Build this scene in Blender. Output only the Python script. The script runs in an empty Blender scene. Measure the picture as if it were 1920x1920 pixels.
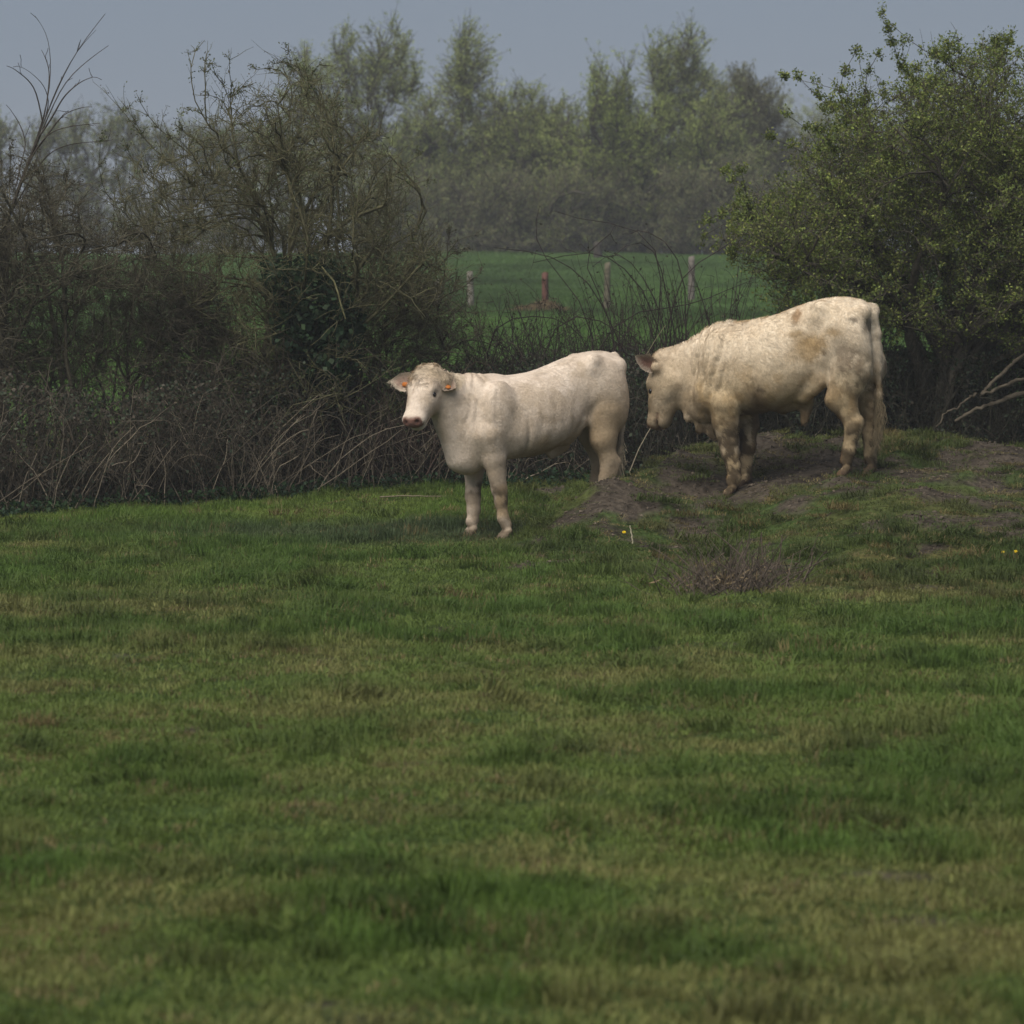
import bpy, math
import numpy as np
from mathutils import Vector, Matrix

rng = np.random.default_rng(11)
sc = bpy.context.scene
COL = sc.collection

# ------------------------------------------------------------------ camera
FPX, CAM_Z, HORIZON = 7200.0, 1.9, 556.0
PITCH = math.atan((960 - HORIZON) / FPX)
cd = bpy.data.cameras.new('camera')
cam = bpy.data.objects.new('camera', cd)
COL.objects.link(cam)
cam.location = (0, 0, CAM_Z)
cam.rotation_euler = (math.pi / 2 - PITCH, 0, 0)
cd.sensor_width = 36.0
cd.lens = 36.0 * FPX / 1920.0
cd.clip_end = 3000
cd.dof.use_dof = True
cd.dof.focus_distance = 30.6
cd.dof.aperture_fstop = 5.0
sc.camera = cam

# ------------------------------------------------------------------ sky, sun, exposure
SUN_EL, SUN_AZ = 56.0, 212.0        # azimuth clockwise from +Y; the sun stands behind and left of the viewer
w = bpy.data.worlds.new('World')
sc.world = w
w.use_nodes = True
nt = w.node_tree
bg = nt.nodes['Background']
sky = nt.nodes.new('ShaderNodeTexSky')
sky.sky_type = 'NISHITA'
sky.sun_disc = False
sky.sun_elevation = math.radians(SUN_EL)
sky.sun_rotation = math.radians(SUN_AZ)
sky.air_density = 1.0
sky.dust_density = 2.0
mx = nt.nodes.new('ShaderNodeMixRGB')
mx.inputs[0].default_value = 0.8
mx.inputs[2].default_value = (2.35, 2.9, 3.9, 1)   # even veil of cloud
nt.links.new(sky.outputs[0], mx.inputs[1])
nt.links.new(mx.outputs[0], bg.inputs[0])
bg.inputs[1].default_value = 0.05
sl = bpy.data.lights.new('sun', 'SUN')
sl.energy = 2.6
sl.angle = math.radians(58)
sl.color = (1.0, 0.955, 0.88)
so = bpy.data.objects.new('sun', sl)
COL.objects.link(so)
_el, _az = math.radians(SUN_EL), math.radians(SUN_AZ)
_dir = Vector((math.sin(_az) * math.cos(_el), math.cos(_az) * math.cos(_el), math.sin(_el)))
so.rotation_euler = _dir.to_track_quat('Z', 'Y').to_euler()
so.location = (-20, -30, 60)
sc.view_settings.view_transform = 'Standard'
sc.view_settings.look = 'None'
sc.view_settings.gamma = 1.0
sc.view_settings.exposure = 0.7
sc.cycles.use_denoising = True
sc.cycles.max_bounces = 5
sc.cycles.diffuse_bounces = 3
sc.cycles.transparent_max_bounces = 8
sc.cycles.volume_bounces = 0

# ------------------------------------------------------------------ helpers
CP, SP = math.cos(PITCH), math.sin(PITCH)


def ray(px, py):
    xc = (np.asarray(px, float) - 960) / FPX
    yc = -(np.asarray(py, float) - 960) / FPX
    return np.stack([xc + 0 * yc, CP + yc * SP + 0 * xc, -SP + yc * CP + 0 * xc], -1)


def at(px, py, d):
    """world point seen at (px, py) standing d metres ahead"""
    r = ray(px, py)
    s = np.asarray(d, float) / r[..., 1]
    return r * s[..., None] + np.array([0, 0, CAM_Z])


def hash3(i, j, k, seed):
    n = (i.astype(np.int64) * 374761393 + j.astype(np.int64) * 668265263 + k.astype(np.int64) * 2147483647 + seed * 974711) & 0xffffffff
    n = ((n ^ (n >> 13)) * 1274126177) & 0xffffffff
    n = ((n ^ (n >> 15)) * 2246822519) & 0xffffffff
    return ((n ^ (n >> 16)) & 0xffff) / 65535.0


def noise3(p, seed=0):
    p = np.asarray(p, float)
    f = np.floor(p)
    t = p - f
    t = t * t * (3 - 2 * t)
    i, j, k = [f[..., a].astype(np.int64) for a in range(3)]
    x, y, z = t[..., 0], t[..., 1], t[..., 2]
    r = 0
    for a in (0, 1):
        for b in (0, 1):
            for c in (0, 1):
                r = r + hash3(i + a, j + b, k + c, seed) * (x if a else 1 - x) * (y if b else 1 - y) * (z if c else 1 - z)
    return r


def noise2(x, y, seed=0):
    x, y = np.broadcast_arrays(np.asarray(x, float), np.asarray(y, float))
    fx, fy = np.floor(x), np.floor(y)
    tx, ty = x - fx, y - fy
    tx = tx * tx * (3 - 2 * tx)
    ty = ty * ty * (3 - 2 * ty)
    i, j, k = fx.astype(np.int64), fy.astype(np.int64), np.zeros(x.shape, np.int64)
    h = lambda a, b: hash3(i + a, j + b, k, seed)
    return (h(0, 0) * (1 - tx) + h(1, 0) * tx) * (1 - ty) + (h(0, 1) * (1 - tx) + h(1, 1) * tx) * ty


def fbm2(x, y, sc_, seed=0, oct=4):
    r, a, tot = 0, 1.0, 0
    for o in range(oct):
        r = r + a * noise2(x / sc_ * 2 ** o + 17.3 * o, y / sc_ * 2 ** o - 9.1 * o, seed + o)
        tot += a
        a *= 0.5
    return r / tot


def fbm3(p, sc_, seed=0, oct=3):
    r, a, tot = 0, 1.0, 0
    for o in range(oct):
        r = r + a * noise3(np.asarray(p) / sc_ * 2 ** o + 7.7 * o, seed + o)
        tot += a
        a *= 0.5
    return r / tot


def sstep(a, b, x):
    t = np.clip((x - a) / (b - a), 0, 1)
    return t * t * (3 - 2 * t)


def nrm(v):
    return v / np.maximum(np.linalg.norm(v, axis=-1, keepdims=True), 1e-9)


def mk(name, V, F, mat=None, parent=None, col=None, smooth=False, normals=None):
    """V (n,3); F one face array or list of them (m,3)/(m,4); col (n,3) stored as point colour"""
    if not isinstance(F, (list, tuple)):
        F = [F]
    F = [f for f in F if len(f)]
    me = bpy.data.meshes.new(name)
    V = np.ascontiguousarray(V, np.float32)
    me.vertices.add(len(V))
    me.vertices.foreach_set('co', V.ravel())
    nl = sum(f.size for f in F)
    npoly = sum(len(f) for f in F)
    me.loops.add(nl)
    me.polygons.add(npoly)
    if npoly:
        me.loops.foreach_set('vertex_index', np.concatenate([f.ravel() for f in F]).astype(np.int32))
        tot = np.concatenate([np.full(len(f), f.shape[1]) for f in F])
        st = np.concatenate([[0], np.cumsum(tot)[:-1]]).astype(np.int32)
        me.polygons.foreach_set('loop_start', st)
        if smooth or normals is not None:
            me.polygons.foreach_set('use_smooth', np.ones(npoly, bool))
    if col is not None:
        at_ = me.attributes.new('col', 'FLOAT_COLOR', 'POINT')
        c4 = np.ones((len(V), 4), np.float32)
        c4[:, :3] = col
        at_.data.foreach_set('color', c4.ravel())
    me.update(calc_edges=True)
    if normals is not None:
        me.normals_split_custom_set_from_vertices(np.ascontiguousarray(normals, np.float32))
    if mat:
        me.materials.append(mat)
    o = bpy.data.objects.new(name, me)
    COL.objects.link(o)
    if parent is not None:
        o.parent = parent
    return o


def empty(name, loc=(0, 0, 0), rz=0.0):
    o = bpy.data.objects.new(name, None)
    o.empty_display_size = 0.2
    COL.objects.link(o)
    o.location = loc
    o.rotation_euler = (0, 0, rz)
    return o


def tag(o, label=None, cat=None, group=None, kind=None):
    if label: o['label'] = label
    if cat: o['category'] = cat
    if group: o['group'] = group
    if kind: o['kind'] = kind
    return o


def tubes(P, R, k=3):
    """P (m,n,3) polylines, R (m,n) radii -> verts, quads"""
    m, n, _ = P.shape
    T = nrm(np.gradient(P, axis=1))
    ref = nrm(rng.normal(size=(m, 1, 3)))
    U = nrm(np.cross(T, ref + 0 * T))
    W = np.cross(T, U)
    ang = np.arange(k) * 2 * math.pi / k
    V = P[:, :, None, :] + R[:, :, None, None] * (np.cos(ang)[:, None] * U[:, :, None, :] + np.sin(ang)[:, None] * W[:, :, None, :])
    idx = np.arange(m * n * k).reshape(m, n, k)
    a = idx[:, :-1, :]
    b = np.roll(idx, -1, axis=2)[:, :-1, :]
    c = np.roll(idx, -1, axis=2)[:, 1:, :]
    d = idx[:, 1:, :]
    return V.reshape(-1, 3), np.stack([a, b, c, d], -1).reshape(-1, 4)


class Geo:
    def __init__(s):
        s.V, s.F, s.C, s.n = [], [], [], 0

    def add(s, V, F, C):
        s.V.append(V)
        s.F.append(F + s.n)
        C = np.asarray(C, float)
        s.C.append(np.broadcast_to(C, (len(V), 3)) if C.ndim == 1 else C)
        s.n += len(V)

    def build(s, name, mat, parent=None, smooth=False):
        f3 = [f for f in s.F if f.shape[1] == 3]
        f4 = [f for f in s.F if f.shape[1] == 4]
        return mk(name, np.concatenate(s.V), ([np.concatenate(f3)] if f3 else []) + ([np.concatenate(f4)] if f4 else []),
                  mat, parent, np.concatenate(s.C), smooth)


# ------------------------------------------------------------------ materials
def vmat(name, rough=0.8, transl=0.0, vary=0.25, nscale=30.0, attr='col', instancer=False, bump=0.0, spec=0.2, bump_d=0.02):
    m = bpy.data.materials.new(name)
    m.use_nodes = True
    n, l = m.node_tree.nodes, m.node_tree.links
    b = n['Principled BSDF']
    b.inputs['Roughness'].default_value = rough
    b.inputs['Specular IOR Level'].default_value = spec
    a = n.new('ShaderNodeAttribute')
    a.attribute_name = attr
    if instancer:
        a.attribute_type = 'INSTANCER'
    geo = n.new('ShaderNodeNewGeometry')
    tx = n.new('ShaderNodeTexNoise')
    tx.inputs['Scale'].default_value = nscale
    tx.inputs['Detail'].default_value = 3
    l.new(geo.outputs['Position'], tx.inputs['Vector'])
    mr = n.new('ShaderNodeMapRange')
    mr.inputs[1].default_value, mr.inputs[2].default_value = 0.3, 0.7
    mr.inputs[3].default_value, mr.inputs[4].default_value = 1 - vary, 1 + vary
    l.new(tx.outputs[0], mr.inputs[0])
    mul = n.new('ShaderNodeVectorMath')
    mul.operation = 'SCALE'
    l.new(a.outputs['Color'], mul.inputs[0])
    l.new(mr.outputs[0], mul.inputs['Scale'])
    out = mul.outputs[0]
    l.new(out, b.inputs['Base Color'])
    if bump:
        bp = n.new('ShaderNodeBump')
        bp.inputs['Strength'].default_value = bump
        bp.inputs['Distance'].default_value = bump_d
        l.new(tx.outputs[0], bp.inputs['Height'])
        l.new(bp.outputs[0], b.inputs['Normal'])
    if transl:
        t = n.new('ShaderNodeBsdfTranslucent')
        l.new(out, t.inputs[0])
        ms = n.new('ShaderNodeMixShader')
        ms.inputs[0].default_value = transl
        l.new(b.outputs[0], ms.inputs[1])
        l.new(t.outputs[0], ms.inputs[2])
        l.new(ms.outputs[0], n['Material Output'].inputs[0])
    return m


M_BARK = vmat('bark', 0.9, 0, 0.35, 25, spec=0.1)
M_LEAF = vmat('leaf', 0.6, 0.3, 0.3, 4, spec=0.25)
M_FARLEAF = vmat('far_leaf', 0.7, 0.3, 0.3, 1.0, spec=0.1)
M_COAT = vmat('cow_coat', 0.85, 0, 0.07, 60, spec=0.08, bump=0.25)
M_FUR = vmat('cow_fur', 0.75, 0.12, 0.10, 30, spec=0.12)
M_GRASS = vmat('grass_blade', 0.6, 0.3, 0.2, 9, attr='tint', instancer=True, spec=0.2)
M_STALK = vmat('dry_stalk', 0.8, 0.1, 0.3, 40, spec=0.15)
M_WOOD = vmat('weathered_wood', 0.9, 0, 0.45, 14, spec=0.1, bump=0.4)


def plain(name, c, rough=0.5, spec=0.5):
    m = bpy.data.materials.new(name)
    m.use_nodes = True
    b = m.node_tree.nodes['Principled BSDF']
    tx = m.node_tree.nodes.new('ShaderNodeTexNoise')
    tx.inputs['Scale'].default_value = 60
    rp = m.node_tree.nodes.new('ShaderNodeMixRGB')
    rp.inputs[1].default_value = (*[x * 0.8 for x in c], 1)
    rp.inputs[2].default_value = (*[min(1, x * 1.15) for x in c], 1)
    m.node_tree.links.new(tx.outputs[0], rp.inputs[0])
    m.node_tree.links.new(rp.outputs[0], b.inputs['Base Color'])
    b.inputs['Roughness'].default_value = rough
    b.inputs['Specular IOR Level'].default_value = spec
    return m


M_EYE = plain('eye', (0.012, 0.008, 0.006), 0.15, 0.6)
M_TAG = plain('ear_tag_plastic', (0.42, 0.13, 0.02), 0.6, 0.2)
M_PETAL = plain('yellow_petal', (0.75, 0.55, 0.02), 0.6, 0.2)

# ------------------------------------------------------------------ terrain
HX = [-60, -12, -4.2, -1.7, 0.7, 4, 12, 60]
HY = [40, 31, 32.3, 34.3, 35.2, 36.2, 37.5, 42]       # line of the hedge foot


def hedge_y(x):
    return np.interp(x, HX, HY)


def zone(x, y):
    """1 on the rough ground of the mound and its apron"""
    d0 = np.interp(x, [-.3, 0.0, 0.75, 1.46, 2.2, 3.0, 8, 20], [28.6, 27.6, 25.9, 24.9, 24.0, 23.5, 23.4, 25])
    return sstep(-.3, .7, y - d0 + 1.1 * (fbm2(x, y, .8, 15, 2) - .5)) * sstep(-.5, .3, x) * (y < 35)


def mound(x, y):
    yc = np.interp(x, [0.1, 0.75, 1.2, 1.7, 2.4, 3.2, 20], [29.4, 30.0, 31.2, 32.2, 31.8, 31.6, 31.6])
    d0 = np.interp(x, [0.0, 0.75, 1.46, 2.2, 3.0, 8, 20], [28.7, 27.3, 26.3, 24.6, 23.8, 23.6, 25])
    H = np.interp(x, [-0.3, 0.0, 0.2, 0.41, 0.67, 0.85, 1.1, 1.5, 2.07, 3.07, 4.33, 7, 11, 16], [0, 0.03, 0.13, 0.29, 0.45, 0.50, 0.53, 0.60, 0.67, 0.70, 0.56, 0.38, 0.2, 0])
    ex = np.interp(x, [0.8, 1.2, 1.85, 2.5], [1.6, 2.4, 2.4, 1.5])
    back = np.interp(x, [0, 0.8, 1.6, 2.4, 20], [0.7, 0.95, 1.6, 2.6, 3.0])
    t = np.clip((y - d0) / (yc - d0), 0, 1)
    f = t ** ex
    q = np.clip((y - yc) / back, 0, 1)
    b = 1 - q * q * (3 - 2 * q)
    # soften the ridge
    return H * np.where(y < yc, f, b) * 1.0


def ground_z(x, y):
    x = np.asarray(x, float)
    y = np.asarray(y, float)
    far = np.interp(y, [-50, 30, 33, 36, 40, 45, 60, 80, 105, 130, 160, 300, 900],
                    [0, 0, 0.07, 0.22, 0.6, 0.95, 1.22, 1.6, 2.4, 3.2, 3.6, 3.9, 4.0])
    near = 1 - sstep(36, 46, y)
    rough = (fbm2(x, y, 1.1, 3, 3) - 0.5) * 0.11 + (fbm2(x, y, 0.35, 9, 2) - 0.5) * 0.035
    m = 0
    for dx, dy, wt in ((0, 0, .4), (.12, 0, .15), (-.12, 0, .15), (0, .18, .15), (0, -.18, .15)):
        m = m + wt * mound(x + dx, y + dy)
    mr = np.maximum(sstep(0.02, 0.2, m), .75 * zone(x, y)) * ((fbm2(x, y, 0.5, 21, 4) - 0.5) * 0.19 + (fbm2(x, y, .17, 25, 2) - .5) * .06)
    return far + near * rough + m + mr + (1 - near) * (fbm2(x, y, 9, 5, 3) - 0.5) * 0.5


def soil_mask(x, y):
    """1 where the earth is bare: the trodden mound and the track by the cow's feet"""
    m = mound(x, y)
    n = fbm2(x, y, 0.45, 31, 5)
    n2 = fbm2(x, y, 0.3, 77, 3)
    # trodden crescent along the upper mound
    up = sstep(0.05, 0.25, m) * (1 - 0.25 * sstep(3.0, 4.4, x)) * sstep(26.5, 28.5, y - .0 * x)
    low = np.exp(-((x - 0.45) / 0.75) ** 2 - ((y - 28.4) / 1.4) ** 2) * .85
    feet = np.exp(-((x + 0.1) / 0.9) ** 2 - ((y - 29.3) / 0.9) ** 2) * 0.8
    hed = sstep(-0.5, 0.8, y - hedge_y(x)) * (1 - sstep(3, 5, y - hedge_y(x)))
    ly = np.interp(x, [0.1, 2.0, 3.2, 4.6], [29.1, 30.6, 30.2, 31.4])
    path = np.exp(-((y - ly) / 1.5) ** 2) * sstep(-.1, .3, x) * 1.25
    s = np.maximum.reduce([up * .9, low, feet, hed * 1.0, path, zone(x, y) * .52])
    return np.clip(sstep(0.40, 0.62, s * 0.60 + (n - 0.5) * 1.5 + (n2 - 0.5) * 0.9 + 0.03), 0, 1) * (y < 45)


ys = np.concatenate([np.linspace(-40, 5, 30), np.arange(5.2, 14, 0.12), np.arange(14, 37, 0.085), np.geomspace(37.1, 900, 150)])
xs = np.concatenate([-np.geomspace(320, 9.2, 45), np.arange(-9, 9.01, 0.085), np.geomspace(9.2, 320, 45)])
XX, YY = np.meshgrid(xs, ys)
ZZ = ground_z(XX, YY)
nx, ny = len(xs), len(ys)
ii = np.arange(nx * ny).reshape(ny, nx)
GF = np.stack([ii[:-1, :-1], ii[:-1, 1:], ii[1:, 1:], ii[1:, :-1]], -1).reshape(-1, 4)
GV = np.stack([XX, YY, ZZ], -1).reshape(-1, 3)
gs = soil_mask(GV[:, 0], GV[:, 1])[:, None]
dry = sstep(0.45, 0.7, fbm2(GV[:, 0], GV[:, 1], 1.6, 41, 4))[:, None]
gcol = (1 - gs) * ((1 - dry) * np.array([0.040, 0.062, 0.017]) + dry * np.array([0.085, 0.080, 0.028])) + gs * np.array([0.056, 0.045, 0.034]) * (.6 + .8 * fbm2(GV[:, 0], GV[:, 1], .25, 91, 3)[:, None])
farm = sstep(37, 44, GV[:, 1])[:, None]
gcol = gcol * (1 - farm) + farm * np.array([0.058, 0.105, 0.028]) * (0.7 + 0.6 * fbm2(GV[:, 0], GV[:, 1], 6, 51, 4)[:, None])
M_GROUND = vmat('pasture_soil', 0.95, 0, 0.45, 16, spec=0.05, bump=0.9, bump_d=0.05)
g = mk('ground', GV, GF, M_GROUND, col=gcol, smooth=True)
tag(g, 'grassy pasture rising to a trodden earth mound and a far green field', 'ground', kind='structure')


# ------------------------------------------------------------------ grass (uncountable)
def clump(name, nb, rad, h0, h1, lean, wid, seed, mat, segs=2):
    r = np.random.default_rng(seed)
    a = r.uniform(0, 2 * math.pi, nb)
    q = rad * np.sqrt(r.uniform(0, 1, nb))
    base = np.stack([q * np.cos(a), q * np.sin(a), np.full(nb, -0.012)], -1)
    h = r.uniform(h0, h1, nb)
    la = r.uniform(0, 2 * math.pi, nb)
    ld = np.stack([np.cos(la), np.sin(la), 0 * la], -1)
    le = np.abs(r.normal(0, lean, nb))
    up = np.array([0, 0, 1.0])
    side = np.stack([-np.sin(la + r.normal(0, .5, nb)), np.cos(la), 0 * la], -1) * (wid * r.uniform(.6, 1.3, nb))[:, None]
    mid = base + up * (h * 0.6)[:, None] + ld * (le * h * 0.35)[:, None]
    tip = base + up * (h * (1 - 0.35 * np.clip(le, 0, 1.5)))[:, None] + ld * (le * h)[:, None]
    V = np.stack([base - side, base + side, mid + side * .75, mid - side * .75, tip], 1).reshape(-1, 3)
    i = np.arange(nb)[:, None] * 5
    me_o = mk(name, V, [i + np.array([[3, 2, 4]]), i + np.array([[0, 1, 2, 3]])], mat)
    COL.objects.unlink(me_o)
    return me_o


def lump(name, seed, mat):
    r = np.random.default_rng(seed)
    p = nrm(r.normal(size=(14, 3))) * r.uniform(.6, 1, (14, 1)) * np.array([1, 1, .7])
    import bmesh
    bm = bmesh.new()
    for q in p:
        bm.verts.new(q)
    bmesh.ops.convex_hull(bm, input=bm.verts)
    me = bpy.data.meshes.new(name)
    bm.to_mesh(me)
    me.materials.append(mat)
    return bpy.data.objects.new(name, me)


def scatter(name, P, rot, scl, idx, tint, sources, cname):
    me = bpy.data.meshes.new(name)
    n = len(P)
    me.vertices.add(n)
    me.vertices.foreach_set('co', np.ascontiguousarray(P, np.float32).ravel())
    a = me.attributes.new('rot', 'FLOAT_VECTOR', 'POINT'); a.data.foreach_set('vector', np.ascontiguousarray(rot, np.float32).ravel())
    a = me.attributes.new('scl', 'FLOAT_VECTOR', 'POINT'); a.data.foreach_set('vector', np.ascontiguousarray(scl, np.float32).ravel())
    a = me.attributes.new('idx', 'INT', 'POINT'); a.data.foreach_set('value', np.ascontiguousarray(idx, np.int32))
    a = me.attributes.new('tint', 'FLOAT_COLOR', 'POINT')
    c4 = np.ones((n, 4), np.float32); c4[:, :3] = tint
    a.data.foreach_set('color', c4.ravel())
    o = bpy.data.objects.new(name, me)
    COL.objects.link(o)
    coll = bpy.data.collections.new(cname)
    for s_ in sources:
        coll.objects.link(s_)
    ng = bpy.data.node_groups.new(name + '_nodes', 'GeometryNodeTree')
    ng.interface.new_socket('Geometry', in_out='INPUT', socket_type='NodeSocketGeometry')
    ng.interface.new_socket('Geometry', in_out='OUTPUT', socket_type='NodeSocketGeometry')
    N, L = ng.nodes, ng.links
    gi, go = N.new('NodeGroupInput'), N.new('NodeGroupOutput')
    ci = N.new('GeometryNodeCollectionInfo')
    ci.inputs['Collection'].default_value = coll
    ci.inputs['Separate Children'].default_value = True
    ci.inputs['Reset Children'].default_value = True
    ip = N.new('GeometryNodeInstanceOnPoints')
    ip.inputs['Pick Instance'].default_value = True
    def attr(nm, dt):
        x = N.new('GeometryNodeInputNamedAttribute'); x.data_type = dt
        x.inputs[0].default_value = nm
        return [s for s in x.outputs if s.name == 'Attribute' and s.enabled][0]
    L.new(gi.outputs[0], ip.inputs['Points'])
    L.new(ci.outputs[0], ip.inputs['Instance'])
    L.new(attr('idx', 'INT'), ip.inputs['Instance Index'])
    L.new(attr('rot', 'FLOAT_VECTOR'), ip.inputs['Rotation'])
    L.new(attr('scl', 'FLOAT_VECTOR'), ip.inputs['Scale'])
    L.new(ip.outputs[0], go.inputs[0])
    md = o.modifiers.new('scatter', 'NODES')
    md.node_group = ng
    return o


def jitter_pts(x0, x1, y0, y1, s, keep):
    X, Y = np.meshgrid(np.arange(x0, x1, s), np.arange(y0, y1, s))
    X = X.ravel() + rng.uniform(-.6, .6, X.size) * s
    Y = Y.ravel() + rng.uniform(-.6, .6, Y.size) * s
    k = keep(X, Y)
    return X[k], Y[k]


LUSH = np.array([0.074, 0.136, 0.022]); OLIVE = np.array([0.140, 0.166, 0.040]); STRAW = np.array([0.34, 0.25, 0.12])
BLUEG = np.array([0.072, 0.100, 0.050]); DARKG = np.array([0.036, 0.080, 0.022])


def grass_look(x, y):
    """height factor and tint of the sward"""
    a = fbm2(x, y * 0.75, 0.55, 61, 4) * .6 + .4 * fbm2(x, y * .7, 1.7, 66, 3)
    b = fbm2(x, y * 0.8, 2.4, 62, 3)
    c = fbm2(x, y, 0.45, 63, 3)
    tuss = sstep(0.50, 0.62, a)
    dryk = sstep(0.48, 0.66, b * .55 + c * .45) * (1 - tuss * .8)
    h = 0.62 + 0.95 * tuss + 0.25 * (c - .5)
    col = LUSH * (1 - tuss)[:, None] * 0.5 + OLIVE * (1 - tuss)[:, None] * 0.5 + (LUSH * .85 + OLIVE * .12) * tuss[:, None]
    col = col * (1 - dryk * .75)[:, None] + (OLIVE * .65 + STRAW * .35) * (dryk * .75)[:, None]
    # long grey-green swath left of the cow
    sw = np.exp(-((y - 30.4 - 0.10 * x) / 0.95) ** 2) * sstep(-3.6, -1.6, x) * (1 - sstep(-0.2, 0.3, x))
    col = col * (1 - sw * .8)[:, None] + BLUEG * (sw * .8)[:, None] * 0.9
    h = h * (1 + 0.5 * sw)
    # rank grass at the foot of the hedge
    q = sstep(-0.9, 0.1, y - hedge_y(x))
    col = col * (1 - .6 * q)[:, None] + (LUSH * .6 + OLIVE * .5) * (.6 * q)[:, None]
    h = h * (1 + 0.7 * q)
    vg = sstep(30.8, 31.8, y) * (1 - q)
    col = col * (1 + .12 * vg)[:, None] + np.array([.012, .012, 0]) * vg[:, None]
    return h, col


near_keep = lambda X, Y: (np.abs(X) < 0.142 * Y + 1.4) & (Y < hedge_y(X) + 0.9)
gx, gy = jitter_pts(-8, 8, 6, 37, 0.105, near_keep)
s_ = soil_mask(gx, gy)
keep = rng.uniform(0, 1, len(gx)) > s_ * 0.70
gx, gy = gx[keep], gy[keep]
hh, tint = grass_look(gx, gy)
mo = np.maximum(sstep(0.05, 0.2, mound(gx, gy)), zone(gx, gy) * .8)
hh = hh * .70 * (1 - 0.42 * mo) * (1 - 0.45 * s_[keep])
lm = rng.uniform(0, 1, len(gx))
tint = tint * (0.78 + 0.44 * lm)[:, None]
tint = tint * (1 - .42 * mo)[:, None] + np.array([.105, .088, .042]) * (.24 * mo)[:, None]
dead = rng.uniform(0, 1, len(gx)) < (0.07 + 0.13 * mo)
tint[dead] = (STRAW * .7 + OLIVE * .3) * rng.uniform(.4, .9, (dead.sum(), 1))
n = len(gx)
srcs = [clump(f'sward_{i:02d}', 80, 0.115, 0.035, 0.085, 0.45, 0.0024, 100 + i, M_GRASS) for i in range(8)]
P = np.stack([gx, gy, ground_z(gx, gy)], -1)
rot = np.stack([rng.normal(0, .12, n), rng.normal(0, .12, n), rng.uniform(0, 6.28, n)], -1)
wsc = rng.uniform(.85, 1.25, n)
scl = np.stack([wsc, wsc, hh * rng.uniform(.8, 1.25, n)], -1)
o = scatter('pasture_grass', P, rot, scl, rng.integers(0, 8, n), tint, srcs, 'grass_sources')
tag(o, 'short uneven pasture grass with darker tussocks and dry olive patches', 'grass', kind='stuff')

# tussocks: taller tufts scattered over the field
tx_, ty_ = jitter_pts(-8, 8, 7, 35, 0.22, near_keep)
a_ = fbm2(tx_, ty_ * .75, 0.55, 61, 4) * .6 + .4 * fbm2(tx_, ty_ * .7, 1.7, 66, 3)
k = (rng.uniform(0, 1, len(tx_)) < sstep(0.47, 0.60, a_) * .55 + 0.04 + 0.32 * zone(tx_, ty_) + .45 * sstep(-.55, .0, ty_ - hedge_y(tx_))) & (rng.uniform(0, 1, len(tx_)) > soil_mask(tx_, ty_) * .75)
tx_, ty_ = tx_[k], ty_[k]
n = len(tx_)
_, tint = grass_look(tx_, ty_)
mt = np.maximum(sstep(.05, .2, mound(tx_, ty_)), zone(tx_, ty_) * .6)
tint = tint * (1 - .42 * mt)[:, None] + np.array([.105, .088, .042]) * (.24 * mt)[:, None]
tint = tint * rng.uniform(.55, 1.0, (n, 1))
tc = rng.uniform(0, 1, n) < (0.006 + 0.24 * zone(tx_, ty_) * (fbm2(tx_, ty_, .9, 19, 2) > .47))
tint[tc] = (STRAW * np.array([.48, .45, .42]) + OLIVE * .25) * rng.uniform(.6, 1.0, (tc.sum(), 1))
srcs = [clump(f'tussock_{i:02d}', 190, 0.115, 0.06, 0.15, 0.8, 0.0026, 200 + i, M_GRASS) for i in range(6)]
P = np.stack([tx_, ty_, ground_z(tx_, ty_)], -1)
rot = np.stack([rng.normal(0, .15, n), rng.normal(0, .15, n), rng.uniform(0, 6.28, n)], -1)
wsc = rng.uniform(.7, 1.7, n)
scl = np.stack([wsc, wsc, rng.uniform(.45, 1.1, n) * (.9 - .35 * sstep(.05, .2, mound(tx_, ty_)))], -1)
o = scatter('grass_tussocks', P, rot, scl, rng.integers(0, 6, n), tint, srcs, 'tussock_sources')
tag(o, 'darker and straw coloured grass tussocks over field and mound', 'grass', kind='stuff')

# far field sward
fx, fy = jitter_pts(-26, 30, 36.5, 135, 0.42, lambda X, Y: (np.abs(X) < 0.15 * Y + 2) & (Y > hedge_y(X) + .8))
n = len(fx)
srcs = [clump(f'far_sward_{i:02d}', 80, 0.42, 0.03, 0.085, 0.5, 0.006, 300 + i, M_GRASS) for i in range(4)]
P = np.stack([fx, fy, ground_z(fx, fy)], -1)
tint = np.array([0.074, 0.132, 0.030]) * (0.25 + 1.5 * fbm2(fx, fy * .4, 4, 71, 4))[:, None] * rng.uniform(.85, 1.15, (n, 1))
wsc = rng.uniform(.9, 1.3, n)
o = scatter('far_field_grass', P, np.stack([0 * fx, 0 * fx, rng.uniform(0, 6.28, n)], -1), np.stack([wsc, wsc, wsc * rng.uniform(.6, 1.3, n)], -1),
            rng.integers(0, 4, n), tint, srcs, 'far_grass_sources')
tag(o, 'smooth bright green grass of the field beyond the hedge', 'grass', kind='stuff')

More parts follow.
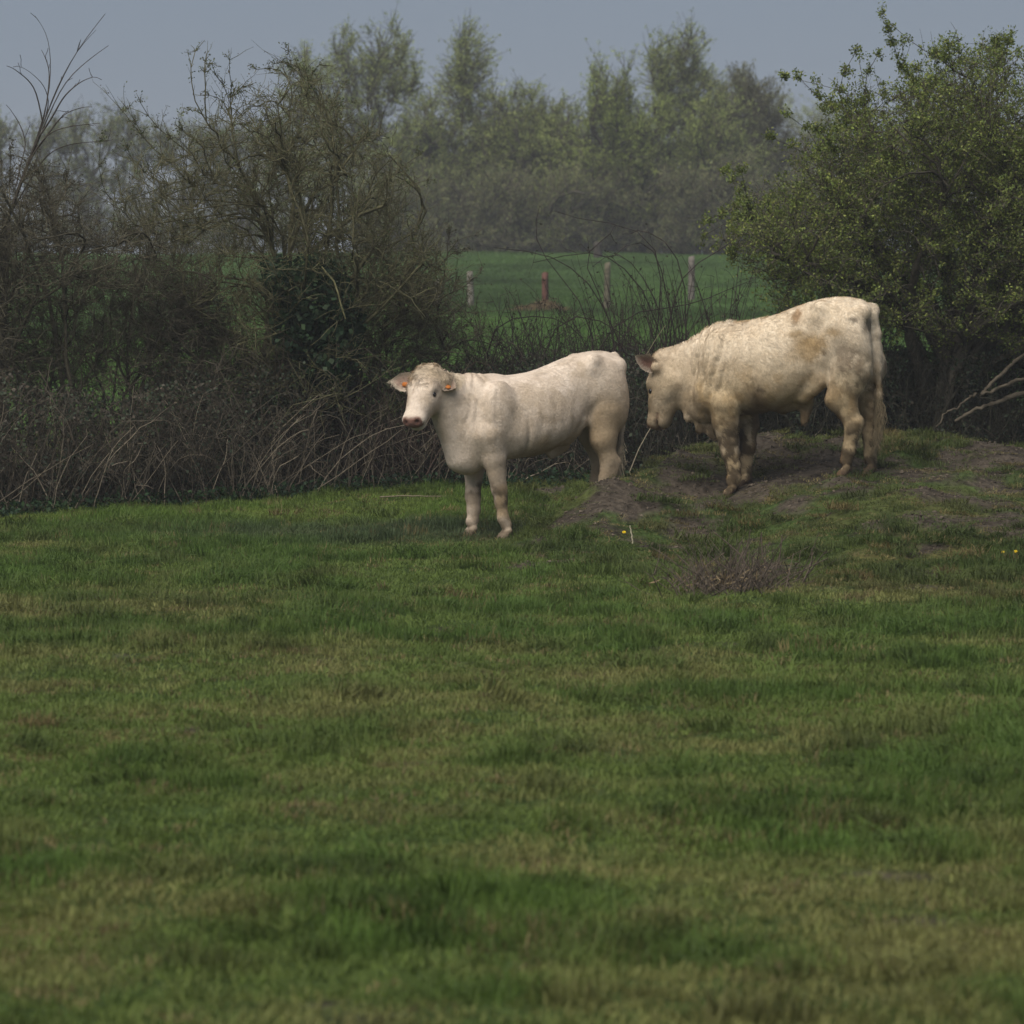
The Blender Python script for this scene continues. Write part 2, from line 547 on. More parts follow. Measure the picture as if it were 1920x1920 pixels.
# clods on the bare earth
cx, cy = jitter_pts(-2, 7, 26.5, 36, 0.042, lambda X, Y: near_keep(X, Y))
k = rng.uniform(0, 1, len(cx)) < soil_mask(cx, cy) * .8
cx, cy = cx[k], cy[k]
n = len(cx)
M_CLOD = vmat('earth_clod', 0.95, 0, 0.35, 30, attr='tint', instancer=True, spec=0.05)
srcs = [lump(f'clod_{i}', 400 + i, M_CLOD) for i in range(5)]
r_ = np.clip(np.exp(rng.normal(math.log(0.010), .45, n)), .003, .03)
tint = np.array([0.085, 0.068, 0.051]) * rng.uniform(.5, 1.5, (n, 1))
o = scatter('earth_clods', np.stack([cx, cy, ground_z(cx, cy) - r_ * .1], -1), rng.uniform(0, 6.28, (n, 3)),
            np.stack([r_, r_, r_], -1), rng.integers(0, 5, n), tint, srcs, 'clod_sources')
tag(o, 'crumbled grey brown earth clods on the trodden mound', 'earth', kind='stuff')


# ------------------------------------------------------------------ cattle: one continuous surface each, from blended volumes
class Field:
    def __init__(s, lo, hi, h):
        s.lo, s.h = np.array(lo, float), h
        s.n = np.ceil((np.array(hi) - s.lo) / h).astype(int) + 1
        s.D = np.full(s.n, 0.5, np.float32)
        s.ax = [s.lo[i] + h * np.arange(s.n[i]) for i in range(3)]

    def sub(s, lo, hi):
        a = np.clip(np.floor((np.array(lo) - s.lo) / s.h).astype(int), 0, s.n - 1)
        b = np.clip(np.ceil((np.array(hi) - s.lo) / s.h).astype(int) + 1, 1, s.n)
        sl_ = tuple(slice(a[i], b[i]) for i in range(3))
        return sl_, np.ix_(*[s.ax[i][sl_[i]] for i in range(3)])

    def put(s, sl_, d, k):
        a = s.D[sl_]
        h = np.maximum(k - np.abs(a - d), 0) / k
        s.D[sl_] = np.minimum(a, d) - h * h * k * 0.25

    def cut(s, sl_, d, k):
        a = s.D[sl_]
        b = -d
        h = np.maximum(k - np.abs(a - b), 0) / k
        s.D[sl_] = np.maximum(a, b) + h * h * k * 0.25

    def cone(s, a, b, r1, r2, k=0.05, flat=1.0):
        a, b = np.array(a, float), np.array(b, float)
        m = max(r1, r2) * max(1, flat) + k + 2 * s.h
        sl_, (x, y, z) = s.sub(np.minimum(a, b) - m, np.maximum(a, b) + m)
        ba = b - a
        t = np.clip(((x - a[0]) * ba[0] + (y - a[1]) * ba[1] + (z - a[2]) * ba[2]) / (ba @ ba), 0, 1)
        dx, dy, dz = x - a[0] - t * ba[0], (y - a[1] - t * ba[1]) / flat, z - a[2] - t * ba[2]
        s.put(sl_, np.sqrt(dx * dx + dy * dy + dz * dz) - (r1 + (r2 - r1) * t), k)

    def ell(s, c, r, axes=None, k=0.05, cut=False):
        c, r = np.array(c, float), np.array(r, float)
        m = r.max() + k + 2 * s.h
        sl_, (x, y, z) = s.sub(c - m, c + m)
        p = [x - c[0], y - c[1], z - c[2]]
        if axes is None:
            q = p
        else:
            q = [p[0] * e[0] + p[1] * e[1] + p[2] * e[2] for e in axes]
        rr = np.sqrt((q[0] / r[0]) ** 2 + (q[1] / r[1]) ** 2 + (q[2] / r[2]) ** 2)
        d = (rr - 1) * r.min()
        (s.cut if cut else s.put)(sl_, d, k)

    def torso(s, X, T, B, W, k=0.06, pw=2.35, low=0.0):
        o = np.argsort(X)
        X, T, B, W = [np.array(v, float)[o] for v in (X, T, B, W)]
        xs_ = s.ax[0]
        def ip(v):
            f = np.linspace(X[0], X[-1], 200)
            g_ = np.interp(f, X, v)
            for _ in range(6):
                g_[1:-1] = .25 * g_[:-2] + .5 * g_[1:-1] + .25 * g_[2:]
            return np.interp(xs_, f, g_)
        t, b, w_ = ip(T), ip(B), ip(W)
        zc, hz = ((t + b) / 2)[:, None, None], ((t - b) / 2)[:, None, None]
        y, z = s.ax[1][None, :, None], s.ax[2][None, None, :]
        v = (z - zc) / hz
        ww = w_[:, None, None] * (1 - low * v)
        r = (np.abs(y / ww) ** pw + np.abs(v) ** pw) ** (1 / pw)
        d = (r - 1) * np.minimum(w_[:, None, None], hz)
        out = np.maximum(X[0] - xs_, xs_ - X[-1])[:, None, None]
        d = np.where(out > 0, np.maximum(d, 0) + out, d)
        s.put((slice(None),) * 3, d.astype(np.float32), k)

    def mesh(s):
        """naive surface nets"""
        D = s.D
        S = D < 0
        n = np.array(D.shape)
        c = sum(S[i:n[0] - 1 + i, j:n[1] - 1 + j, k:n[2] - 1 + k].astype(np.int8) for i in (0, 1) for j in (0, 1) for k in (0, 1))
        cells = np.argwhere((c > 0) & (c < 8))
        acc = np.zeros((len(cells), 3)); cnt = np.zeros(len(cells))
        cor = [(i, j, k) for i in (0, 1) for j in (0, 1) for k in (0, 1)]
        for p in cor:
            for q in cor:
                if sum(q) - sum(p) == 1 and all(q[i] >= p[i] for i in range(3)):
                    A = D[tuple((cells + p).T)]; B = D[tuple((cells + q).T)]
                    m = (A < 0) != (B < 0)
                    t = np.where(m, A / np.where(A - B == 0, 1, A - B), 0)
                    acc += np.where(m[:, None], np.array(p) + t[:, None] * (np.array(q) - np.array(p)), 0)
                    cnt += m
        V = (cells + acc / cnt[:, None]) * s.h + s.lo
        idx = np.full(n - 1, -1, np.int64)
        idx[tuple(cells.T)] = np.arange(len(cells))
        Fs = []
        for a in range(3):
            b_, c_ = (a + 1) % 3, (a + 2) % 3
            sl0 = [slice(None)] * 3; sl1 = [slice(None)] * 3
            sl0[a] = slice(0, n[a] - 1); sl1[a] = slice(1, n[a])
            e = np.argwhere(S[tuple(sl0)] != S[tuple(sl1)])
            e = e[(e[:, b_] > 0) & (e[:, c_] > 0) & (e[:, b_] < n[b_] - 1) & (e[:, c_] < n[c_] - 1)]
            ob, oc = np.eye(3, dtype=int)[b_], np.eye(3, dtype=int)[c_]
            qd = np.stack([idx[tuple((e - ob - oc).T)], idx[tuple((e - oc).T)], idx[tuple(e.T)], idx[tuple((e - ob).T)]], -1)
            flip = ~S[tuple(e.T)]
            qd[flip] = qd[flip][:, ::-1]
            Fs.append(qd)
        return V, np.concatenate(Fs)


def vnormals(V, F):
    N = np.zeros_like(V)
    fn = np.cross(V[F[:, 2]] - V[F[:, 0]], V[F[:, 3]] - V[F[:, 1]])
    for i in range(4):
        np.add.at(N, F[:, i], fn)
    return nrm(N)


def laplace(V, F, it=2, lam=0.5):
    for _ in range(it):
        A = np.zeros_like(V); c = np.zeros(len(V))
        for i in range(4):
            for j in ((i + 1) % 4, (i + 3) % 4):
                np.add.at(A, F[:, i], V[F[:, j]]); np.add.at(c, F[:, i], 1)
        V = V + lam * (A / c[:, None] - V)
    return V


def ear_geo(base, axis, width_dir, face_dir, L, W, n=9):
    """leaf shaped cupped ear with thickness: outer and inner skin closed at the rim"""
    axis, width_dir, face_dir = nrm(axis), nrm(width_dir), nrm(face_dir)
    ts = np.linspace(0, 1, n)
    prof = W * (0.34 * (1 - ts) + 1.15 * np.sin(np.pi * np.clip(ts * 0.94 + 0.06, 0, 1)) ** .75) * 0.5
    prof[-1] = W * 0.07
    us = np.linspace(-1, 1, 9)
    def skin(off):
        P_ = base + axis * (ts * L)[:, None, None] + width_dir * (prof[:, None] * us[None, :])[..., None]
        cup = (0.50 * prof[:, None] * (us[None, :] ** 2)) - 0.25 * prof[:, None] + off * (1 - us[None, :] ** 4 * .8)
        return (P_ + face_dir * (cup + 0.02 * ts[:, None] ** 2)[..., None]).reshape(-1, 3)
    A, B = skin(0.0), skin(-0.016)
    idx = np.arange(n * 9).reshape(n, 9)
    q = np.stack([idx[:-1, :-1], idx[:-1, 1:], idx[1:, 1:], idx[1:, :-1]], -1).reshape(-1, 4)
    rim = np.concatenate([idx[:, 0], idx[-1, 1:], idx[::-1, -1][1:], idx[0, ::-1][1:-1]])
    r2 = np.roll(rim, -1)
    m = n * 9
    F = np.concatenate([q, q[:, ::-1] + m, np.stack([rim, rim + m, r2 + m, r2], -1)])
    inner = np.concatenate([np.ones(m), np.zeros(m)])
    tt = np.concatenate([np.repeat(ts, 9)] * 2)
    uu = np.concatenate([np.tile(us, n)] * 2)
    return np.concatenate([A, B]), F, inner, tt, uu


def strands(V, F, cols, count, length, width, comb, curl, dens=None, lift=0.35, seed=1, lenf=None, cj=.06):
    """fur: tapered bent ribbons rooted in the skin, shaded with the skin's own normals"""
    r = np.random.default_rng(seed)
    N = vnormals(V, F)
    T = np.concatenate([F[:, [0, 1, 2]], F[:, [0, 2, 3]]])
    ar = np.linalg.norm(np.cross(V[T[:, 1]] - V[T[:, 0]], V[T[:, 2]] - V[T[:, 0]]), axis=1)
    if dens is not None:
        ar = ar * dens[T].mean(1)
    t = r.choice(len(T), count, p=ar / ar.sum())
    a, b = r.uniform(0, 1, (2, count))
    sw = a + b > 1
    a[sw], b[sw] = 1 - a[sw], 1 - b[sw]
    wts = np.stack([1 - a - b, a, b], -1)[..., None]
    P0 = (V[T[t]] * wts).sum(1); N0 = nrm((N[T[t]] * wts).sum(1)); C0 = (cols[T[t]] * wts).sum(1)
    d = comb(P0)
    d = d + curl * (np.stack([fbm3(P0, 0.06, s_, 2) for s_ in (5, 6, 7)], -1) - .5) * 4 + r.normal(0, .25, (count, 3))
    d = nrm(d - (d * N0).sum(1, keepdims=True) * N0)
    L = length * r.uniform(.6, 1.3, count)
    if lenf is not None:
        L = L * (lenf[T[t]] * wts[..., 0]).sum(1)
    L = L[:, None]
    m = P0 + N0 * L * lift * .55 + d * L * .5
    e = P0 + N0 * L * lift * .7 + d * L
    sd = nrm(np.cross(d, N0)) * (width * r.uniform(.6, 1.4, (count, 1)))
    P0 = P0 - N0 * 0.003
    VV = np.stack([P0 - sd, P0 + sd, m + sd * .8, m - sd * .8, e], 1).reshape(-1, 3)
    i = np.arange(count)[:, None] * 5
    FF = [i + np.array([[3, 2, 4]]), i + np.array([[0, 1, 2, 3]])]
    nn = np.repeat(nrm(N0 + 0.12 * r.normal(0, .5, (count, 3))), 5, 0)
    cc = np.repeat(C0 * (1 + r.normal(0, cj, (count, 1)) + cj * 3 * (fbm3(P0, .03, 8, 2)[:, None] - .5)), 5, 0)
    return VV, FF, np.clip(cc, 0.005, .95), nn


class Beast:
    """px helpers: a point on the plane parallel to the animal's midline, 'lat' metres to its left"""
    def __init__(s, px, d, yaw_deg):
        s.o = np.array([(px - 960) / FPX * d, d])
        s.yaw = math.radians(180 + yaw_deg)
        s.f = np.array([math.cos(s.yaw), math.sin(s.yaw)])
        s.l = np.array([-math.sin(s.yaw), math.cos(s.yaw)])

    def S(s, px, py, lat=0.0):
        r = ray(px, py)
        # point t*r with ((t r - o) . l) = lat
        t = (lat + s.o @ s.l) / (r[:2] @ s.l)
        p = t * r
        return np.array([(p[:2] - s.o) @ s.f, lat, p[2] + CAM_Z])

    def zat(s, x, py, lat=0.0):
        wpos = s.o + x * s.f + lat * s.l
        r = ray(960, py)
        return CAM_Z + r[2] / r[1] * wpos[1]

    def dirl(s, v):
        v = np.array(v, float)
        return np.array([v[:2] @ s.f, v[:2] @ s.l, v[2]])

    def ground(s, x, y):
        p = s.o + x * s.f + y * s.l
        return float(ground_z(p[0], p[1]))


def head_axes(bs, heading, pitch, roll=0.0):
    """heading: world xy the nose points along; pitch: degrees the face drops"""
    h = nrm(np.array([heading[0], heading[1], 0.0]))
    p = math.radians(pitch)
    z = np.array([0, 0, 1.0])
    f = math.cos(p) * h - math.sin(p) * z
    u = math.sin(p) * h + math.cos(p) * z
    sd = np.cross(u, f)          # animal's left
    rr = math.radians(roll)
    u, sd = math.cos(rr) * u + math.sin(rr) * sd, math.cos(rr) * sd - math.sin(rr) * u
    return np.array([bs.dirl(f), bs.dirl(u), bs.dirl(sd)])


def add_head(fd, o, A, sc_=1.0, bull=False):
    H = lambda a, b, c=0.0: o + sc_ * (a * A[0] + b * A[1] + c * A[2])
    q = sc_
    fd.ell(H(.10, -.075), np.array([.15, .105, .126]) * q, A, k=.06)
    fd.ell(H(-.015, -.035), np.array([.075, .075, .108]) * q, A, k=.06)
    fd.cone(H(.13, -.06), H(.36, -.072), .100 * q, .078 * q, k=.05)
    fd.ell(H(.25, -.085), np.array([.14, .085, .100]) * q, A, k=.05)
    fd.ell(H(.425, -.080), np.array([.060, .070, .092]) * q, A, k=.04)
    fd.ell(H(.455, -.065), np.array([.035, .045, .070]) * q, A, k=.03)
    fd.cone(H(.10, -.165), H(.36, -.140), .090 * q, .060 * q, k=.05)
    fd.ell(H(.410, -.152), np.array([.052, .036, .062]) * q, A, k=.02)
    for sg in (-1, 1):
        fd.ell(H(.155, -.012, sg * .082), np.array([.05, .030, .032]) * q, A, k=.035)
        fd.ell(H(.13, -.13, sg * .075), np.array([.11, .075, .035]) * q, A, k=.04)
        fd.ell(H(.205, -.040, sg * .128), np.array([.030, .022, .022]) * q, A, k=.02, cut=True)
        fd.ell(H(.482, -.055, sg * .046), np.array([.020, .018, .016]) * q, A, k=.012, cut=True)
        fd.cone(H(.02, -.07, sg * .09), H(.01, -.07, sg * .135), .042 * q, .034 * q, k=.04)
    # mouth groove
    fd.ell(H(.435, -.128, 0), np.array([.05, .006, .075]) * q, A, k=.012, cut=True)
    return H


def add_leg(fd, pts, rad, flat=0.85, k=0.035, bs=None, toe=None):
    for i in range(len(pts) - 1):
        fd.cone(pts[i], pts[i + 1], rad[i], rad[i + 1], k=k, flat=flat)
    # cloven hoof: two claws
    hf = np.array(pts[-1]); z0 = bs.ground(hf[0], hf[1]) - 0.03
    fwd = np.array(toe if toe is not None else (1, 0, 0), float)
    lat = np.array([-fwd[1], fwd[0], 0])
    for sg in (-1, 1):
        c = hf + lat * sg * 0.026
        fd.cone(np.array([c[0], c[1], z0 + .085]) - fwd * .012, np.array([c[0], c[1], z0 + .034]) + fwd * .034, .030, .036, k=.008)


def finish(name, bs, fd, relief, colf, furspec, ears, eyes, label, cat, ear_col, eye_r):
    root = empty(name, (bs.o[0], bs.o[1], 0), bs.yaw)
    V, F = fd.mesh()
    V = laplace(V, F, 2, .4)
    V = V + vnormals(V, F) * relief(V)[:, None]
    cols = colf(V)
    base = (V, F, cols)
    V2, F2, C2 = [V], [F], [cols]
    nv = len(V)
    for e in ears:
        ev, ef, inn, tt, uu = ear_geo(*e)
        rimv = np.clip(np.abs(uu) ** 3 + sstep(.8, 1, tt), 0, 1)
        ec = np.where((inn > .5)[:, None], (np.array(ear_col) * (1 - rimv)[:, None] + np.array([.52, .44, .34]) * rimv[:, None]), np.array([.48, .40, .30]))
        V2.append(ev); F2.append(ef + nv); C2.append(ec); nv += len(ev)
    body = mk('body', np.concatenate(V2), np.concatenate(F2), M_COAT, root, np.concatenate(C2), smooth=True)
    sv, sf, scol, sn = [], [], [], []
    fi3, fi4, off = [], [], 0
    VA, FA, CA = np.concatenate(V2), np.concatenate(F2), np.concatenate(C2)
    for sp in furspec((VA, FA, CA)):
        a, b, c, nn = strands(VA, FA, CA, **sp)
        sv.append(a); scol.append(c); sn.append(nn); fi3.append(b[0] + off); fi4.append(b[1] + off); off += len(a)
    coat = mk('fur', np.concatenate(sv), [np.concatenate(fi3), np.concatenate(fi4)], M_FUR, root, np.concatenate(scol), normals=np.concatenate(sn))
    coat['kind'] = 'stuff'
    for c in eyes:
        t = np.linspace(0, math.pi, 9); p = np.linspace(0, 2 * math.pi, 13)[:-1]
        vv = np.stack([np.outer(np.sin(t), np.cos(p)), np.outer(np.sin(t), np.sin(p)), np.outer(np.cos(t), np.ones(12))], -1).reshape(-1, 3) * eye_r + c
        id_ = np.arange(9 * 12).reshape(9, 12)
        q = np.stack([id_[:-1], np.roll(id_, -1, 1)[:-1], np.roll(id_, -1, 1)[1:], id_[1:]], -1).reshape(-1, 4)
        mk('eye', vv, q, M_EYE, body, smooth=True)
    tag(root, label, cat)
    return root


def hair_tuft(root, pts, rad, count, length, col, seed, spread=.6, droop=(0, 0, -1)):
    """hanging hair strands along a line (tail switch)"""
    r = np.random.default_rng(seed)
    pts = np.array(pts, float)
    t = r.uniform(0, len(pts) - 1.001, count)
    i = t.astype(int); fr = (t - i)[:, None]
    p = pts[i] * (1 - fr) + pts[i + 1] * fr
    rr = np.interp(t, np.arange(len(pts)), rad)
    out = nrm(r.normal(size=(count, 3)))
    p = p + out * (rr * r.uniform(0.2, 1, count))[:, None]
    d = nrm(np.array(droop) + spread * out * r.uniform(0, .6, (count, 1)))
    L = (length * r.uniform(.5, 1.2, count))[:, None]
    s_ = np.linspace(0, 1, 4)
    wob = r.normal(0, .12, (count, 4, 3)) * s_[None, :, None]
    P_ = p[:, None] + d[:, None] * (L * s_)[..., None] + wob * L[:, None] + np.array([0, 0, -.25]) * (L * s_ ** 2)[..., None] * .4
    V, F = tubes(P_, np.full((count, 4), .0025) * np.array([1, 1, .8, .3]), 3)
    cc = np.repeat(np.array(col) * r.uniform(.65, 1.2, (count, 1)), 12, 0)
    o_ = mk('tail_switch', V, F, M_FUR, root, cc, smooth=True)
    o_['kind'] = 'stuff'


def tag_disc(root, c, nrm_, up, w_, h_):
    n_ = nrm(np.array(nrm_)); u_ = nrm(np.array(up) - (np.array(up) @ n_) * n_); v_ = np.cross(n_, u_)
    a = np.linspace(0, 2 * math.pi, 17)[:-1]
    ring = lambda k_, o_: np.array(c) + n_ * o_ + (np.sign(np.cos(a)) * np.abs(np.cos(a)) ** .7)[:, None] * u_ * h_ * k_ + (np.sign(np.sin(a)) * np.abs(np.sin(a)) ** .7)[:, None] * v_ * w_ * k_
    rings = [ring(.02, .003), ring(.92, .003), ring(1, 0), ring(.92, -.003), ring(.02, -.003)]
    V = np.concatenate(rings); id_ = np.arange(80).reshape(5, 16)
    q = np.stack([id_[:-1], np.roll(id_, -1, 1)[:-1], np.roll(id_, -1, 1)[1:], id_[1:]], -1).reshape(-1, 4)
    mk('ear_tag', V, q, M_TAG, [o_ for o_ in root.children if o_.name.startswith('body')][0])


# ---------------- the young cow, side on, looking at the viewer
c1 = Beast(1000, 30.5, 27.0)
S = c1.S
fd = Field((-1.02, -.46, -.06), (1.28, .46, 1.56), 0.0125)
ST = [(1158, 678, 735, .11), (1150, 665, 770, .17), (1136, 659, 790, .20), (1110, 658, 798, .215), (1080, 663, 794, .215), (1050, 675, 828, .245),
      (1020, 688, 849, .275), (990, 698, 857, .285), (960, 703, 860, .275), (930, 705, 864, .245), (900, 709, 870, .205), (880, 714, 876, .175), (866, 737, 868, .13), (853, 775, 840, .05)]
X = [S(p[0], p[1])[0] for p in ST]
fd.torso(X, [S(p[0], p[1])[2] for p in ST], [c1.zat(x, p[2]) for x, p in zip(X, ST)], [p[3] for p in ST], low=.12, pw=2.2)
# hindquarters
for sg in (1, -1):
    fd.ell(S(1118, 728, 0) + np.array([0, sg * .13, 0]), (.19, .115, .23), k=.06)
    fd.cone(S(1092, 676, 0) + np.array([0, sg * .17, 0]), S(1088, 688, 0) + np.array([0, sg * .165, 0]), .03, .03, k=.11)      # hook bone
    fd.ell(S(1134, 765, 0) + np.array([0, sg * .13, 0]), (.13, .095, .20), k=.08)
    fd.ell(S(1150, 684, 0) + np.array([0, sg * .10, 0]), (.05, .06, .05), k=.07)      # pin bone
    fd.ell(S(920, 770, 0) + np.array([0.02, sg * .20, 0]), (.15, .085, .24), k=.04)    # shoulder
    fd.ell(S(888, 815, 0) + np.array([0.0, sg * .135, 0]), (.11, .085, .11), k=.05)    # point of shoulder
    fd.ell(S(1000, 775, 0) + np.array([0.0, sg * .17, 0]), (.27, .125, .22), k=.08)     # barrel
fd.ell(S(876, 868, 0), (.10, .085, .085), k=.05)                                         # brisket
fd.cone(S(1060, 836), S(1034, 852), .04, .04, k=.05, flat=.7)                                   # navel fold
fd.cone(S(1096, 792, .15), S(1064, 828, .09), .035, .03, k=.08)                          # flank fold
gz = lambda p: c1.ground(p[0], p[1])
# near hind leg
nh = S(1126, 950, .15); nh[2] = gz(nh) + .03
add_leg(fd, [S(1130, 775, .13), S(1131, 822, .15), S(1141, 862, .15), S(1134, 900, .15), nh + np.array([-.02, 0, .075])], [.15, .108, .068, .050, .048], bs=c1)
fd.cone(S(1154, 866, .15), S(1146, 890, .15), .046, .046, k=.03)
fh = S(1118, 950, -.15); fh[2] = gz(fh) + .03
add_leg(fd, [S(1112, 780, -.14), S(1108, 815, -.15), S(1124, 862, -.15), S(1118, 905, -.15), fh + np.array([-.02, 0, .075])], [.15, .10, .066, .05, .048], bs=c1)
# forelegs
nf = S(947, 1006, .145); nf[2] = gz(nf) + .02
add_leg(fd, [S(920, 815, .17), S(927, 858, .15), S(936, 918, .145), S(939, 938, .145), S(943, 970, .145), nf + np.array([-.01, 0, .085])],
        [.115, .090, .060, .050, .042, .047], bs=c1)
ff = S(882, 1006, -.13); ff[2] = gz(ff) + .02
add_leg(fd, [S(893, 840, -.15), S(889, 880, -.13), S(887, 932, -.13), S(888, 955, -.13), S(886, 975, -.13), ff + np.array([-.01, 0, .085])],
        [.10, .080, .057, .049, .042, .047], bs=c1)
# neck and head
hd = S(801, 698, 0.0)
A1 = head_axes(c1, (-.36, -.93), 43, roll=-3)
fd.cone(S(912, 752), S(838, 728), .185, .125, k=.10, flat=.85)
fd.cone(S(900, 800), S(838, 760), .19, .13, k=.10, flat=.85)
fd.cone(S(880, 840), S(836, 778), .15, .10, k=.10, flat=.8)
fd.cone(S(838, 740), S(815, 735), .125, .11, k=.06)
fd.cone(S(855, 862), S(832, 800), .075, .05, k=.08)          # dewlap edge
H1 = add_head(fd, hd, A1, 1.04)
# tail, close against the buttock
tl = [S(1152, 668, .0), S(1166, 686, .0), S(1168, 740, .02), S(1166, 800, .02), S(1163, 845, .02), S(1160, 870, .02)]
for i in range(5):
    fd.cone(tl[i], tl[i + 1], [.036, .03, .025, .022, .02][i], [.03, .025, .022, .02, .016][i], k=.025)


def col_young(V):
    base = np.array([.62, .515, .41]); white = np.array([.76, .675, .585]); tan = np.array([.36, .27, .165]); mud = np.array([.13, .10, .065])
    n1 = fbm3(V, .30, 1, 3)[:, None]; n2 = fbm3(V, .10, 9, 3)[:, None]
    c = base * (1 - n1) + white * n1
    x, y, z = V.T
    # tan on the lower flank, thigh and elbow
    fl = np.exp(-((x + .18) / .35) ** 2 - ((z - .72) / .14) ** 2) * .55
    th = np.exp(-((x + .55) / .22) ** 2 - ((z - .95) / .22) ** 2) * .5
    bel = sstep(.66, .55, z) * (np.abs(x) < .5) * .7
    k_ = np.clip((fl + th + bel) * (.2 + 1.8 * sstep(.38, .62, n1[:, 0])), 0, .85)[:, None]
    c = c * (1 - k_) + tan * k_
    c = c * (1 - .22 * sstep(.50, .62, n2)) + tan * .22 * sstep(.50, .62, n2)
    lowz = (sstep(1.02, .62, z) * (.15 + .55 * sstep(.40, .62, n1[:, 0])) * (x < .62))[:, None]  # lower body darker: tan dirt, plus underside shading painted into the coat
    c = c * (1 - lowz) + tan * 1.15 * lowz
    sm = sstep(.55, .66, fbm3(V, .16, 33, 4)) [:, None] * .35 * (z > .5)[:, None]
    c = c * (1 - sm) + tan * .9 * sm
    kn = np.exp(-((z - .33 + .25 * (n1[:, 0] - .5)) / .06) ** 2) * (x > 0) * .75 * sstep(.40, .58, n2[:, 0]) * 1.4 + np.exp(-((z - .44) / .09) ** 2) * (x < -.3) * .35 + sstep(.16, .04, z) * .45
    kn = np.clip(kn * (.35 + 1.8 * n2[:, 0]), 0, .85)[:, None]
    c = c * (1 - kn) + mud * kn
    # head
    q = (V - hd) @ A1.T / 1.04
    a, b, cc = q.T
    near = (np.linalg.norm(V - H1(.2, -.07), axis=1) < .42)
    fore = near * sstep(.20, .02, a) * (a > -.12) * (b > -.16)
    c = c * (1 - .45 * fore[:, None]) + np.array([.44, .36, .23]) * .45 * fore[:, None]
    fw = near * sstep(.2, .3, a) * (a < .6)
    c = c * (1 - .35 * fw[:, None]) + np.array([.70, .62, .55]) * .35 * fw[:, None]
    nose = near * sstep(.440, .462, a) * sstep(-.118, -.105, b) * sstep(-.005, -.03, b) * (np.abs(cc) < .078)
    c = c * (1 - nose[:, None]) + np.array([.23, .125, .10]) * nose[:, None]
    nos = np.exp(-(((a - .475) / .022) ** 2 + ((b + .055) / .018) ** 2 + ((np.abs(cc) - .047) / .018) ** 2))
    c = c * (1 - .9 * nos[:, None]) + np.array([.06, .03, .025]) * .9 * nos[:, None]
    mo_ = near * (a > .36) * np.exp(-((b + .128) / .010) ** 2) * .7
    c = c * (1 - mo_[:, None]) + np.array([.16, .10, .075]) * mo_[:, None]
    ey = np.exp(-(((a - .20) / .035) ** 2 + ((b + .045) / .028) ** 2 + ((np.abs(cc) - .10) / .04) ** 2)) * near
    c = c * (1 - .8 * ey[:, None]) + np.array([.10, .07, .05]) * .8 * ey[:, None]
    ck = np.exp(-(((a - .28) / .06) ** 2 + ((np.abs(cc) - .08) / .05) ** 2)) * near * .5
    c = c * (1 - ck[:, None]) + tan * ck[:, None]
    hf_ = sstep(.07, .045, z) * (x > -.2)
    c = c * (1 - .8 * hf_[:, None]) + np.array([.13, .10, .07]) * .8 * hf_[:, None]
    return np.clip(c * np.array([1.03, .99, .94]), .02, .85)


def comb_young(P_):
    d = np.tile(np.array([-.75, 0, -.65]), (len(P_), 1))
    q = (P_ - hd) @ A1.T
    m = np.linalg.norm(P_ - H1(.2, -.07), axis=1) < .36
    d[m] = A1[0] * .8 + 0.0
    nk = (P_[:, 0] > .5) & ~m
    d[nk] = np.array([-.3, 0, -.9])
    return d


def fur_young(b):
    V, F, cols = b
    q = (V - hd) @ A1.T / 1.04
    inh = (np.linalg.norm(V - H1(.15, -.07), axis=1) < .36)
    muz = inh & (q[:, 0] > .38)
    top = inh * sstep(.26, .02, q[:, 0]) ** 1.5 * sstep(-.12, -.06, q[:, 1])
    hoof = (V[:, 2] < .09)
    dens = np.where(muz | hoof, .03, 1.0)
    ridge = sstep(.55, .95, vnormals(V, F)[:, 2]) * (V[:, 2] > .9)
    return [dict(count=120000, length=.019, width=.0012, comb=comb_young, curl=.22, dens=dens, lift=.13, seed=3, lenf=1 + .4 * ridge),
            dict(count=4600, length=.044, width=.0017, cj=.2, comb=lambda P_: np.tile(A1[0] * .3 + A1[1] * .1, (len(P_), 1)), curl=1.6, dens=top + 1e-6, lift=.34, seed=4)]


EW = lambda sg: H1(.045, -.07, sg * .105)
ears = [(EW(-1), -A1[2] * 1.0 + A1[1] * .10 - A1[0] * .06, nrm(A1[0] * .8 - A1[1] * .3), A1[1] * .55 + A1[0] * .35 - A1[2] * .0, .20, .12),
        (EW(1), A1[2] * .80 - A1[1] * .30 + A1[0] * .22, nrm(A1[0] * .9 - A1[2] * .1), A1[1] * .9 + A1[2] * .25, .135, .115)]


def relief_young(V):
    x, y, z = V.T
    n = fbm3(V, .12, 55, 2) - .5
    nk = sstep(.42, .5, x) * sstep(.78, .66, x) * sstep(.75, .9, z)
    r = nk * .0035 * np.sin((x + .10 * z + .10 * n) * 88)
    rb = sstep(-.32, -.22, x) * sstep(.2, .1, x) * sstep(.7, .85, z) * sstep(1.2, 1.05, z)
    r = r + rb * .0011 * np.sin((x + .12 * z) * 62)
    el = np.exp(-((x - .17 - .12 * (z - .75)) / .022) ** 2) * sstep(.6, .68, z) * sstep(1.05, .85, z)
    r = r - el * .012                                            # crease behind the elbow
    th = np.exp(-((x + .40 + .25 * (z - .9)) / .03) ** 2) * sstep(.78, .85, z) * sstep(1.12, .98, z)
    r = r - th * .014
    return r + n * .010


